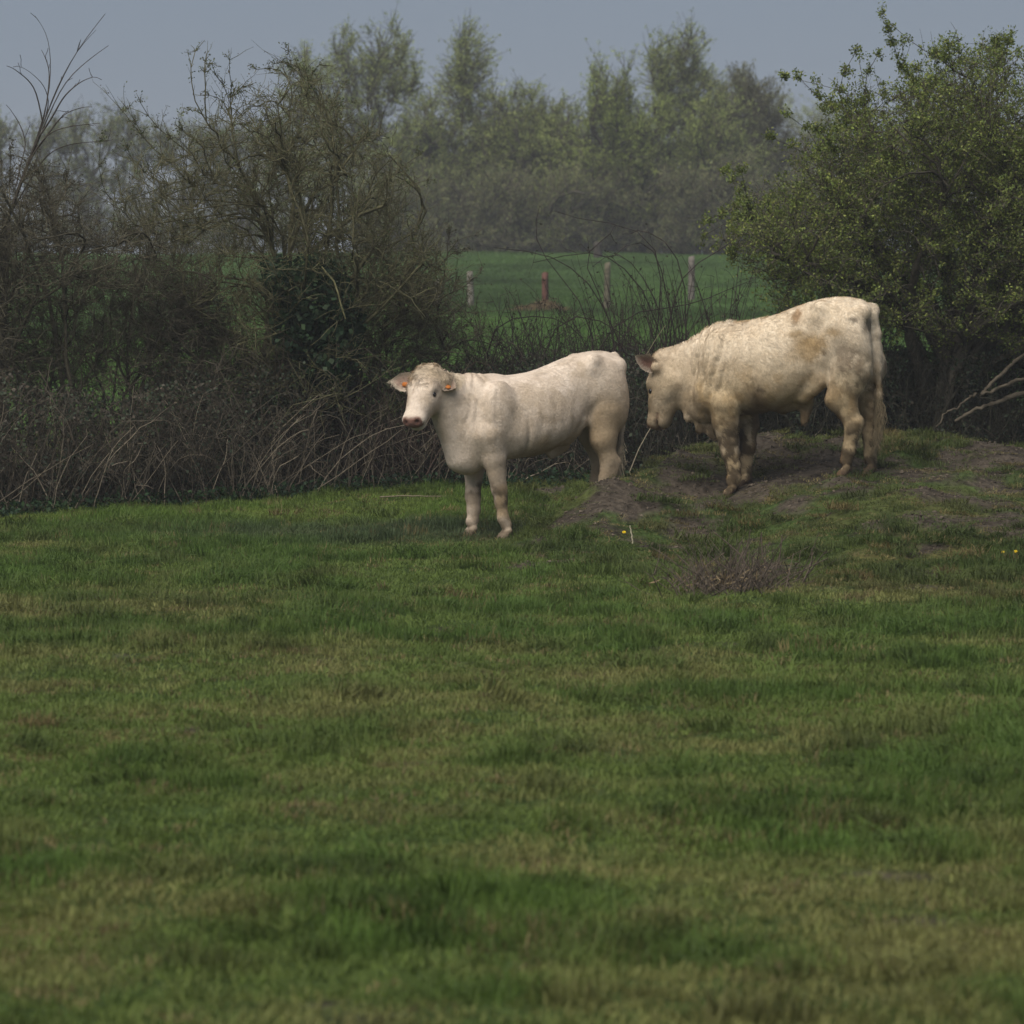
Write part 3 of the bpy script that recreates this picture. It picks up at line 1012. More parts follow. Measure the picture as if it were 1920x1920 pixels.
cow1 = finish('young_cow', c1, fd, relief_young, col_young, fur_young, ears, [H1(.200, -.043, .098), H1(.200, -.043, -.098)],
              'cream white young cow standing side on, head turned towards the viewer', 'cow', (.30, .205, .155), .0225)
for (eb, ea, ew_, ef_, L_, W_), t_ in zip(ears, (.42, .50)):
    c_ = np.array(eb) + nrm(ea) * L_ * t_ + nrm(ef_) * .012 + ew_ * .018
    tag_disc(cow1, c_, ef_, ea, .018, .025)
hair_tuft(cow1, [S(1164, 820, .02), S(1161, 850, .02), S(1158, 872, .02)], [.025, .035, .02], 260, .16, (.55, .45, .31), 5)

# ---------------- the bull on the mound, head lowered
c2 = Beast(1480, 30.5, -22.0)
S2 = c2.S
fd = Field((-1.02, -.46, .15), (1.36, .46, 2.02), 0.0125)
ST = [(1633, 598, 675, .08), (1624, 575, 712, .15), (1602, 559, 725, .20), (1570, 557, 728, .225), (1535, 562, 724, .23), (1500, 573, 752, .265),
      (1465, 587, 768, .29), (1430, 597, 774, .295), (1400, 604, 777, .28), (1370, 606, 781, .255), (1340, 614, 782, .225), (1318, 630, 786, .19), (1303, 654, 778, .14), (1288, 690, 755, .06)]
X = [S2(p[0], p[1])[0] for p in ST]
fd.torso(X, [S2(p[0], p[1])[2] for p in ST], [c2.zat(x, p[2]) for x, p in zip(X, ST)], [p[3] for p in ST], low=.06)
for sg in (1, -1):
    fd.ell(S2(1592, 642, 0) + np.array([0, sg * .14, 0]), (.21, .125, .26), k=.06)
    fd.cone(S2(1548, 578, 0) + np.array([0, sg * .17, 0]), S2(1544, 592, 0) + np.array([0, sg * .17, 0]), .03, .03, k=.11)
    fd.ell(S2(1612, 690, 0) + np.array([0, sg * .14, 0]), (.13, .11, .21), k=.08)
    fd.ell(S2(1628, 582, 0) + np.array([0, sg * .10, 0]), (.05, .05, .05), k=.08)
    fd.ell(S2(1372, 688, 0) + np.array([0.02, sg * .20, 0]), (.17, .09, .28), k=.045)
    fd.ell(S2(1346, 738, 0) + np.array([0.02, sg * .165, 0]), (.12, .095, .12), k=.05)
    fd.ell(S2(1455, 685, 0) + np.array([0.0, sg * .175, 0]), (.29, .135, .245), k=.08)
fd.cone(S2(1500, 755), S2(1470, 764), .05, .045, k=.06)
fd.cone(S2(1513, 752), S2(1507, 790), .055, .032, k=.05, flat=.7)      # sheath
fd.cone(S2(1546, 712, .15), S2(1508, 746, .10), .04, .035, k=.09)
gz = lambda p: c2.ground(p[0], p[1])
nh = S2(1582, 884, .17); nh[2] = gz(nh) + .03
add_leg(fd, [S2(1590, 695, .16), S2(1576, 745, .18), S2(1600, 795, .17), S2(1591, 845, .17), nh + np.array([-.02, 0, .09])], [.168, .118, .066, .048, .050], bs=c2)
fd.cone(S2(1606, 790, .17), S2(1598, 812, .17), .055, .048, k=.03)
fh = S2(1628, 838, -.17); fh[2] = gz(fh) + .03
add_leg(fd, [S2(1622, 690, -.16), S2(1612, 735, -.17), S2(1635, 775, -.17), S2(1630, 815, -.17), fh + np.array([-.02, 0, .09])], [.17, .115, .066, .052, .052], bs=c2)
nf = S2(1368, 928, .155); nf[2] = gz(nf) + .02
add_leg(fd, [S2(1360, 755, .19), S2(1360, 795, .165), S2(1368, 848, .155), S2(1374, 872, .155), S2(1377, 895, .155), nf + np.array([-.02, 0, .09])],
        [.13, .102, .066, .054, .045, .050], bs=c2)
ff = S2(1396, 900, -.14); ff[2] = gz(ff) + .02
add_leg(fd, [S2(1396, 755, -.15), S2(1402, 795, -.14), S2(1402, 838, -.14), S2(1398, 862, -.14), ff + np.array([-.01, 0, .10])],
        [.13, .086, .060, .048, .049], bs=c2)
hd2 = S2(1240, 680, 0.03)
A2 = head_axes(c2, (-.66, .75), 74, roll=4)
fd.cone(S2(1358, 668), S2(1262, 688), .235, .135, k=.10, flat=.85)
fd.cone(S2(1350, 720), S2(1275, 712), .24, .14, k=.10, flat=.85)
fd.cone(S2(1330, 755), S2(1285, 745), .17, .10, k=.10, flat=.8)
fd.cone(S2(1262, 690), S2(1245, 690), .13, .11, k=.06)
fd.cone(S2(1322, 775, .03), S2(1312, 804, .04), .085, .042, k=.04, flat=.5)      # dewlap folds
fd.cone(S2(1345, 785, .03), S2(1338, 816, .04), .085, .042, k=.04, flat=.5)
fd.cone(S2(1302, 752, .03), S2(1290, 782, .05), .065, .036, k=.04, flat=.6)
fd.cone(S2(1292, 752, .02), S2(1340, 800, .02), .065, .075, k=.06, flat=.5)
H2 = add_head(fd, hd2, A2, 1.08)
tl = [S2(1612, 572, -.0), S2(1636, 588, -.05), S2(1645, 625, -.07), S2(1646, 690, -.07), S2(1648, 740, -.07), S2(1645, 790, -.07)]
for i in range(5):
    fd.cone(tl[i], tl[i + 1], [.042, .034, .027, .024, .022][i], [.034, .027, .024, .022, .016][i], k=.035)


def c2_hoof(V):
    p = c2.o + V[:, :1] * c2.f + V[:, 1:2] * c2.l
    return ground_z(p[:, 0], p[:, 1]) + .055


def col_bull(V):
    base = np.array([.55, .445, .295]); white = np.array([.77, .685, .57]); tan = np.array([.40, .285, .15]); mud = np.array([.085, .066, .046])
    n1 = fbm3(V, .45, 101, 3)[:, None]; n2 = fbm3(V, .085, 109, 3)[:, None]; n3 = fbm3(V, .035, 119, 2)[:, None]
    x, y, z = V.T
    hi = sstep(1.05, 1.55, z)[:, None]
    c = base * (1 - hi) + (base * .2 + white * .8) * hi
    c = c * (1 - .7 * sstep(.46, .62, n1)) + white * .7 * sstep(.46, .62, n1)
    k_ = sstep(.46, .64, n2) * (.16 + .25 * (1 - hi))
    c = c * (1 - k_) + tan * k_
    rear = np.exp(-((x + .64) / .22) ** 2 - ((z - 1.18) / .26) ** 2)[:, None]
    mk_ = rear * sstep(.43, .56, n2 * .6 + n3 * .4) * .7
    c = c * (1 - mk_) + mud * 1.4 * mk_
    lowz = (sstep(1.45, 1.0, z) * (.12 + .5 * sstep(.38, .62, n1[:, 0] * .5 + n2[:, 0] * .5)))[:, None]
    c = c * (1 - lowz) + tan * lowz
    for (sx_, sy_, rx_, rz_, cc_) in ((1492, 592, .035, .05, (.27, .15, .06)), (1600, 598, .03, .02, mud), (1547, 660, .014, .03, mud), (1620, 610, .02, .05, mud), (1530, 640, .12, .06, tan), (1515, 655, .10, .10, tan),
                                      (1590, 665, .10, .12, mud * 2), (1430, 730, .03, .02, mud * 2), (1565, 620, .06, .03, tan * .8), (1495, 625, .05, .03, tan * .8)):
        s0_ = S2(sx_, sy_, .2)
        g_ = np.exp(-(((x - s0_[0]) + .5 * (n3[:, 0] - .5) * rx_) / rx_) ** 2 - (((z - s0_[2]) + (n2[:, 0] - .5) * rz_) / rz_) ** 2) * (y > 0)
        g_ = np.clip(g_ * 1.2 * (.5 + n3[:, 0]), 0, .75)[:, None]
        c = c * (1 - g_) + np.array(cc_) * g_
    leg = sstep(1.05, .72, z)[:, None] * (.22 + .95 * sstep(.43, .54, n2 * .75 + n3 * .25))
    hoof = (z < c2_hoof(V))[:, None]
    leg = np.clip(leg, 0, .85)
    c = c * (1 - leg) + (mud * .8) * leg
    c = np.where(hoof, np.array([.17, .12, .085]) * (.5 + n2), c)
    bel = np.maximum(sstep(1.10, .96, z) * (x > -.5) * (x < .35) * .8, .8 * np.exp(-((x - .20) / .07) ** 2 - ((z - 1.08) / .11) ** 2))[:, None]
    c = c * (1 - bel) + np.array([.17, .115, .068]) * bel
    q = (V - hd2) @ A2.T / 1.08
    a, b, cc = q.T
    near = (np.linalg.norm(V - H2(.2, -.07), axis=1) < .40)
    hc = near[:, None] * .55
    c = c * (1 - hc) + np.array([.50, .41, .305]) * hc
    nose = near * sstep(.44, .47, a)
    c = c * (1 - nose[:, None] * .7) + np.array([.40, .24, .17]) * nose[:, None] * .7
    mo_ = near * (a > .34) * np.exp(-((b + .128) / .012) ** 2) * .7
    c = c * (1 - mo_[:, None]) + np.array([.18, .11, .075]) * mo_[:, None]
    tail = ((z > .75) & (x < -.74) & (y < -.03))[:, None] * (.2 + .6 * sstep(.42, .58, n2))
    c = c * (1 - tail) + mud * 1.6 * tail
    return np.clip(c * np.array([1.05, 1.0, .92]), .02, .85)


def comb_bull(P_):
    d = np.tile(np.array([-.55, 0, -.8]), (len(P_), 1))
    m = np.linalg.norm(P_ - H2(.2, -.07), axis=1) < .33
    d[m] = A2[0]
    return d


def fur_bull(b):
    V, F, cols = b
    q = (V - hd2) @ A2.T / 1.08
    inh = (np.linalg.norm(V - H2(.15, -.07), axis=1) < .34)
    muz = inh & (q[:, 0] > .42)
    hoof = V[:, 2] < .36
    N_ = vnormals(V, F)
    crest = sstep(.3, .9, N_[:, 2]) * (V[:, 0] > .2) * (V[:, 2] > 1.25)
    poll = (inh & (q[:, 0] < .08) & (q[:, 1] > -.10)).astype(float)
    dens = np.where(muz, .05, 1.0)
    return [dict(count=130000, length=.028, width=.0014, cj=.10, comb=comb_bull, curl=.55, dens=dens, lift=.22, seed=13, lenf=np.where(inh, .55, 1.0)),
            dict(count=6000, length=.038, width=.0015, cj=.12, comb=lambda P_: np.tile(np.array([-.4, 0, .25]), (len(P_), 1)), curl=.7, dens=crest + poll + 1e-6, lift=.5, seed=14)]


E2 = lambda sg: H2(.03, -.075, sg * .105)
dl = c2.dirl
ears2 = [(E2(1), dl((-.86, -.25, .52)), dl((.52, .0, .85)), dl((-.1, -.95, .1)) + A2[1] * .2, .215, .092),
         (E2(-1), -A2[2] * .9 + A2[1] * .1 - A2[0] * .2, A2[0], A2[1], .17, .11)]


def relief_bull(V):
    x, y, z = V.T
    n = fbm3(V, .12, 65, 3) - .5
    nk = sstep(.40, .5, x) * sstep(.85, .7, x) * sstep(1.05, 1.2, z)
    r = nk * .006 * np.sin((x + .2 * z + .12 * n) * 70)
    sh = np.exp(-((x - .20 - .10 * (z - 1.2)) / .03) ** 2) * sstep(.9, 1.0, z) * sstep(1.5, 1.3, z)
    th = np.exp(-((x + .36 + .25 * (z - 1.2)) / .04) ** 2) * sstep(1.05, 1.15, z) * sstep(1.45, 1.3, z)
    return r - .014 * sh - .014 * th + n * .016


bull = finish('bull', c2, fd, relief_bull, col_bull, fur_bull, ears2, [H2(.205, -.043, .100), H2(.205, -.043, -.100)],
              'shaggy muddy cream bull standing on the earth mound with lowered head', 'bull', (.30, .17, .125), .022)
hair_tuft(bull, [S2(1646, 720, -.07), S2(1650, 760, -.07), S2(1648, 790, -.07), S2(1642, 815, -.07)], [.02, .034, .036, .02], 380, .14, (.34, .265, .16), 6, spread=.35)

# ------------------------------------------------------------------ vegetation
def bez(a, c, b, n):
    t = np.linspace(0, 1, n)[None, :, None]
    return (1 - t) ** 2 * a[:, None] + 2 * t * (1 - t) * c[:, None] + t ** 2 * b[:, None]


def env(ells, d, dr, n, r, edge=0.36):
    """points inside a crown described by ellipses seen at distance d, dr metres deep"""
    E = np.array(ells, float)
    wts = E[:, 2] * E[:, 3]
    i = r.choice(len(E), n, p=wts / wts.sum())
    u = nrm(r.normal(size=(n, 3))) * (r.uniform(0, 1, (n, 1)) ** edge)
    dd = d + u[:, 1] * dr
    return at(E[i, 0] + u[:, 0] * E[i, 2], E[i, 1] + u[:, 2] * E[i, 3], d) + np.stack([0 * dd, dd - d, 0 * dd], -1)


def grow(bases, targets, npts, rads, r, wander=0.12, up=0.25, bf=0.45, first=None):
    """each level's branches spring from the cheapest point of what has grown so far and reach a target"""
    levels = []
    pos = dirs = plen = None
    for li, T in enumerate(targets):
        if li == 0:
            a = bases[r.integers(0, len(bases), len(T))]
            pd = np.tile([0, 0, 1.0], (len(T), 1))
            pl = np.zeros(len(T))
        else:
            a = np.empty_like(T); pd = np.empty_like(T); pl = np.empty(len(T))
            for s0 in range(0, len(T), 400):
                t_ = T[s0:s0 + 400]
                D = np.linalg.norm(pos[None] - t_[:, None], axis=2)
                cost = D + bf * plen[None] * .35 + 0.6 * np.maximum(0, pos[None, :, 2] - t_[:, None, 2] + 0.3 * D)
                j = cost.argmin(1)
                a[s0:s0 + 400] = pos[j]; pd[s0:s0 + 400] = dirs[j]; pl[s0:s0 + 400] = plen[j]
        L = np.linalg.norm(T - a, axis=1, keepdims=True)
        c = a + pd * L * .38 + np.array([0, 0, up]) * L + r.normal(0, wander, T.shape) * L
        P_ = bez(a, c, T, npts[li])
        wob = r.normal(0, wander * (.2 if li == 0 else .11), P_.shape) * np.minimum(L, 1.2)[:, None]
        wob[:, 0] = 0
        P_ = P_ + wob
        levels.append(P_)
        q = P_[:, 1:].reshape(-1, 3)
        dq = nrm(np.gradient(P_, axis=1))[:, 1:].reshape(-1, 3)
        lq = (pl[:, None] + L * np.linspace(0, 1, npts[li])[None, 1:]).reshape(-1)
        pos = q if pos is None else np.concatenate([pos, q])
        dirs = dq if dirs is None else np.concatenate([dirs, dq])
        plen = lq if plen is None else np.concatenate([plen, lq])
    return levels


def taper(m, n, r0, r1, r, jit=.25):
    return np.linspace(r0, r1, n)[None] * (1 + r.uniform(-jit, jit, (m, 1)))


def twigs_from(levels, count, lmin, lmax, r, up=.3, spread=.9, n=4, tmin=0.3):
    P_, D_ = [], []
    for L in levels:
        k0 = int(tmin * L.shape[1])
        P_.append(L[:, k0:].reshape(-1, 3)); D_.append(nrm(np.gradient(L, axis=1))[:, k0:].reshape(-1, 3))
    P_, D_ = np.concatenate(P_), np.concatenate(D_)
    i = r.integers(0, len(P_), count)
    d = nrm(D_[i] + spread * r.normal(0, .6, (count, 3)) + np.array([0, 0, up]))
    ln = r.uniform(lmin, lmax, (count, 1))
    bend = r.normal(0, .35, (count, 3))
    t = np.linspace(0, 1, n)[None, :, None]
    return P_[i][:, None] + (d * ln)[:, None] * t + (bend * ln)[:, None] * t ** 2 * .5 + r.normal(0, .03, (count, n, 3)) * ln[:, None] * (t > 0)


def leaves(P_, size, cols, r, flat=.0, aspect=.55, dirs=None):
    """diamond leaf faces, slightly folded"""
    n = len(P_)
    d = nrm(r.normal(size=(n, 3))) if dirs is None else nrm(dirs + .5 * r.normal(size=(n, 3)))
    nn = nrm(np.cross(d, nrm(r.normal(size=(n, 3)) * np.array([1, 1, 1 - flat]))))
    sd = np.cross(d, nn)
    s_ = size * r.uniform(.6, 1.35, (n, 1))
    a = P_; b = P_ + d * s_ * .5 + sd * s_ * aspect * .5 + nn * s_ * .08; c = P_ + d * s_; e = P_ + d * s_ * .5 - sd * s_ * aspect * .5 + nn * s_ * .08
    V = np.stack([a, b, c, e], 1).reshape(-1, 3)
    F = np.arange(n * 4).reshape(n, 4)
    C = np.array(cols)[r.integers(0, len(cols), n)] * r.uniform(.7, 1.3, (n, 1))
    return V, F, np.repeat(C, 4, 0)


def jcol(c, m, k, r, j=.3):
    """one colour per strand of k vertices"""
    return np.repeat(np.array(c) * r.uniform(1 - j, 1 + j, (m, 1)), k, 0)


def shrub(name, label, cat, base_px, d, ells, dr, counts, rads, seed, bark, twig_n, twig_l, leaf_n, leaf_s, leaf_c, sprigs=(), group=None, sprig_d=0,
          leafmat=None, leaf_dirs=False, wander=.12, up=.25, edge=.36, twig_up=.3, leaf_flat=0., budline=True, spread=.9):
    r = np.random.default_rng(seed)
    b = np.array([at(p[0], p[1], d + (p[2] if len(p) > 2 else 0)) for p in base_px])
    b[:, 2] = ground_z(b[:, 0], b[:, 1]) - .05
    root_p = b.mean(0)
    T = [env(ells, d, dr, c, r, edge if i else .6) for i, c in enumerate(counts)]
    sp = np.array([at(s_[0], s_[1], d + r.uniform(-.4, .4) * dr) for s_ in sprigs]) if len(sprigs) else np.zeros((0, 3))
    if len(sp):
        T[2] = np.concatenate([T[2], sp])
    npts = [9, 8, 6, 5][:len(T)]
    lv = grow(b, T, npts, rads, r, wander, up)
    root = empty(name, root_p)
    g0 = Geo()
    V, F = tubes(lv[0] - root_p, taper(len(lv[0]), npts[0], rads[0], rads[0] * .35, r), 6)
    g0.add(V, F, jcol(bark, len(lv[0]), npts[0] * 6, r, .2))
    trunk = g0.build('trunk', M_BARK, root, True)
    g1 = Geo()
    for i in range(1, len(lv)):
        V, F = tubes(lv[i] - root_p, taper(len(lv[i]), npts[i], rads[i], rads[i] * .45, r), 4 if i == 1 else 3)
        g1.add(V, F, jcol(np.array(bark) * (.62 if i == 1 else .85), len(lv[i]), npts[i] * (4 if i == 1 else 3), r))
    tw = twigs_from(lv[1:], twig_n, *twig_l, r, up=twig_up, spread=spread)
    V, F = tubes(tw - root_p, taper(len(tw), 4, rads[-1] * .8, rads[-1] * .35, r), 3)
    g1.add(V, F, jcol(bark, len(tw), 12, r, .35))
    if len(sp):        # spur twigs along the long shoots
        ns = len(sp)
        st = twigs_from([lv[2][-ns:]], ns * 14, .03, .10, r, up=.2, spread=1.2, tmin=.35)
        V, F = tubes(st - root_p, taper(len(st), 4, rads[-1] * .9, rads[-1] * .5, r), 3)
        g1.add(V, F, jcol(bark, len(st), 12, r, .35))
        tw = np.concatenate([tw, np.repeat(st, 3, 0)])
    br = g1.build('branches', M_BARK, trunk)
    if leaf_n:
        i = r.permutation(len(tw))[:int(len(tw) * .45)]
        i = i[r.integers(0, len(i), leaf_n)]
        k_ = r.integers(1, 4, leaf_n)
        P_ = tw[i, k_] + r.normal(0, leaf_s * .7, (leaf_n, 3))
        dd = (tw[i, 3] - tw[i, 0]) if leaf_dirs else None
        V, F, C = leaves(P_ - root_p, leaf_s, leaf_c, r, leaf_flat, dirs=dd)
        lf = mk('crown', V, F, leafmat or M_LEAF, root, C)
        lf['kind'] = 'stuff'
    tag(root, label, cat, group)
    return root, lv, tw


TWIG = (.092, .082, .054); TWIG2 = (.086, .074, .052); MOSS = (.108, .100, .054)
HB = lambda px: hedge_y((px - 960) / FPX * 35)

# bare budding hawthorn left of the cow
r1 = shrub('hawthorn_bush', 'large bare thorny bush with small opening buds, left behind the cow', 'bush',
      [(520, 930), (545, 930), (570, 930), (600, 930), (640, 930), (470, 930)], 35.0,
      [(560, 250, 100, 130), (450, 300, 120, 110), (640, 350, 140, 140), (480, 480, 240, 150), (300, 380, 110, 100), (690, 480, 140, 130), (540, 620, 190, 100), (600, 720, 200, 100), (760, 540, 100, 90)],
      1.25, [18, 150, 800, 2500], [.036, .013, .0066, .0040], 21, MOSS, 9500, (.08, .30), 24000, .020,
      [(.085, .105, .034), (.10, .11, .042), (.065, .09, .032), (.09, .075, .035)],
      sprigs=[(380, 75), (395, 120), (385, 100), (197, 170), (240, 205), (262, 195), (345, 203), (540, 95), (512, 120), (480, 128), (600, 120), (640, 165), (800, 340), (785, 290), (230, 255), (190, 268),
              (430, 110), (465, 160), (572, 135), (660, 190), (690, 250), (375, 180), (330, 235), (300, 245)], up=.32, wander=.13)

# shrubs on the left edge of the picture
shrub('hedge_shrub', 'tangled bare hedge shrub at the left edge of the photo', 'bush', [(-40, 960), (20, 960), (70, 960), (130, 960)], 34.2,
      [(40, 400, 130, 110), (60, 500, 170, 100), (20, 640, 70, 160), (-120, 520, 160, 220), (220, 500, 110, 80)], 1.1,
      [12, 100, 520, 1900], [.030, .012, .0065, .0042], 22, TWIG, 6000, (.08, .30), 11000, .020, [(.055, .055, .024), (.065, .055, .03), (.06, .045, .03)],
      sprigs=[(60, 300), (120, 330), (180, 400), (20, 280), (230, 430)])
shrub('hedge_shrub', 'low brown twiggy shrub between the two bigger bushes on the left', 'bush', [(260, 950), (320, 950), (380, 950)], 34.9,
      [(320, 560, 110, 90), (380, 700, 150, 110), (350, 620, 90, 90)], .9,
      [8, 60, 350, 1300], [.02, .009, .0055, .0036], 23, TWIG2, 4500, (.08, .28), 5000, .02, [(.055, .05, .026), (.045, .055, .025)])
shrub('hedge_shrub', 'sparse twiggy shrub thinning towards the gap right of the big bush', 'bush', [(700, 930), (760, 930), (800, 930)], 35.6,
      [(780, 560, 110, 110), (820, 640, 110, 90), (720, 640, 130, 120)], .8,
      [8, 50, 220, 800], [.02, .009, .0055, .0036], 24, TWIG, 2600, (.08, .30), 2500, .02, [(.06, .055, .026), (.05, .058, .025)],
      sprigs=[(880, 470), (860, 480), (905, 500), (890, 440), (840, 430)])

shrub('hedge_shrub', 'thin open shrub with the green far field showing through its branches', 'bush', [(90, 950), (150, 950), (200, 950), (260, 950)], 34.6,
      [(150, 620, 150, 110), (230, 660, 110, 90), (90, 690, 110, 80)], .8,
      [8, 50, 240, 900], [.02, .009, .0055, .0036], 25, TWIG, 2600, (.08, .30), 3000, .02, [(.075, .08, .034), (.07, .08, .035)])

# tall whips of a young ash above the left hedge
r = np.random.default_rng(31)
wd = 34.4
wl = [[(10, 420), (40, 330), (75, 240), (105, 160), (140, 90), (192, 22)], [(12, 420), (45, 330), (85, 230), (110, 165), (150, 95), (186, 60)],
      [(14, 420), (48, 320), (90, 215), (120, 150), (165, 110), (201, 84)], [(30, 360), (62, 280), (92, 190), (97, 110), (88, 60), (66, 30)],
      [(60, 290), (85, 215), (92, 150), (90, 125), (82, 105), (75, 92)], [(80, 230), (70, 170), (55, 150), (40, 138), (30, 130), (20, 127)],
      [(85, 220), (95, 190), (85, 160), (70, 145), (55, 132), (42, 128)], [(70, 260), (100, 220), (118, 185), (140, 165), (160, 152), (178, 147)],
      [(60, 290), (90, 250), (105, 225), (120, 210), (135, 203), (150, 198)], [(25, 380), (60, 290), (90, 250), (120, 240), (155, 235), (190, 232)],
      [(30, 350), (40, 300), (50, 270), (40, 240), (30, 222), (20, 208)], [(20, 400), (70, 310), (95, 280), (130, 268), (165, 264), (195, 262)]]
ap = empty('ash_sapling', at(10, 930, wd))
ab = np.array(ap.location)
PL = np.array([[at(p[0], p[1], wd) for p in q] for q in wl])
tt = np.linspace(0, 5, 16)
PP = np.stack([np.stack([np.interp(tt, range(6), q[:, a]) for a in range(3)], -1) for q in PL])
for _ in range(3):
    PP[:, 1:-1] = .25 * PP[:, :-2] + .5 * PP[:, 1:-1] + .25 * PP[:, 2:]
PP[:, :, 1] += r.uniform(-.3, .3, (len(PP), 1)) * np.linspace(0, 1, 16)
st = bez(np.array([at(p, 960, wd) for p in (-25, -10, 5)]), np.array([at(p, 650, wd) for p in (-15, 0, 5)]), np.array([at(p, 400, wd) for p in (8, 12, 18)]), 16)
gg = Geo()
V, F = tubes(np.concatenate([st]) - ab, np.linspace(.028, .016, 16)[None] * np.ones((3, 1)), 6)
gg.add(V, F, (.085, .075, .06))
gg.build('trunk', M_BARK, ap, True)
gg = Geo()
V, F = tubes(PP - ab, np.linspace(.0095, .003, 16)[None] * r.uniform(.6, 1.0, (len(PP), 1)), 4)
gg.add(V, F, (.070, .060, .050))
tw = twigs_from([PP], 26, .05, .13, r, tmin=.3)
V, F = tubes(tw - ab, np.full((26, 4), .003), 3)
gg.add(V, F, (.06, .05, .042))
gg.build('branches', M_BARK, ap, True)
tag(ap, 'young leafless sapling with long whip-like shoots against the sky, far left', 'tree')

# leafing hawthorn on the right
shrub('hawthorn_tree', 'broad hawthorn in fresh green leaf behind the bull', 'tree',
      [(1810, 850), (1790, 850), (1830, 850), (1850, 850), (1770, 850)], 37.0,
      [(1720, 270, 170, 130), (1850, 230, 150, 150), (1600, 330, 120, 110), (1640, 430, 200, 110), (1500, 470, 120, 80), (1850, 420, 190, 150), (1420, 440, 70, 50), (1990, 380, 180, 220), (1760, 560, 220, 90), (1560, 560, 140, 70), (1950, 600, 120, 110), (1460, 370, 60, 30)],
      1.7, [16, 170, 1100, 4200], [.075, .018, .0065, .0036], 41, (.095, .083, .062), 22000, (.06, .24), 185000, .030,
      [(.155, .195, .040), (.185, .22, .047), (.125, .165, .036), (.195, .205, .056), (.098, .134, .035)],
      sprigs=[(1652, 30), (1668, 60), (1690, 90), (1475, 145), (1500, 150), (1600, 100), (1612, 115), (1640, 110), (1898, 60), (1870, 75), (1845, 90), (1800, 80), (1780, 85), (1750, 100),
              (1368, 318), (1390, 325), (1330, 410), (1325, 440), (1345, 455), (1560, 190), (1545, 200), (1480, 215), (1530, 240), (1720, 130), (1910, 100), (1400, 380), (1450, 260), (1380, 480)],
      up=.22, wander=.14, twig_up=.15, leaf_flat=.3)

# ivy on the stems of the bare bush
r = np.random.default_rng(51)
iv = empty('ivy', at(600, 930, 34.6)); ib = np.array(iv.location)
P_ = env([(590, 560, 70, 85), (640, 610, 45, 60), (560, 620, 50, 60), (520, 520, 35, 40), (620, 680, 60, 50)], 34.5, .42, 4200, r, .25)
V, F, C = leaves(P_ - ib, .060, [(.022, .048, .020), (.028, .058, .024), (.018, .040, .018), (.045, .072, .032)], r, .5, .85)
mk('foliage', V, F, M_LEAF, iv, C)['kind'] = 'stuff'
a_ = np.array([at(600 + k_, 900, 34.6) for k_ in (-30, 0, 25, 45)]); b_ = np.array([at(x_, y_, 34.5) for x_, y_ in ((530, 510), (590, 490), (640, 560), (660, 620))])
V, F = tubes(bez(a_, (a_ + b_) / 2 + r.normal(0, .12, (4, 3)), b_, 9) - ib, taper(4, 9, .016, .006, r), 5)
mk('stem', V, F, M_BARK, iv, np.full((len(V), 3), .05), smooth=True)
V, F = tubes(np.array([[at(x_, y_, 33.9) for x_, y_ in ((603, 500), (612, 512), (626, 527), (634, 550), (640, 575), (648, 598))]]) - ib, np.array([[.008, .010, .009, .009, .008, .006]]), 5)
mk('dead_shoot', V, F, M_BARK, iv, np.full((len(V), 3), 1) * np.array([.16, .15, .075]), smooth=True)
tag(iv, 'dark evergreen ivy clump climbing inside the bare bush', 'ivy')


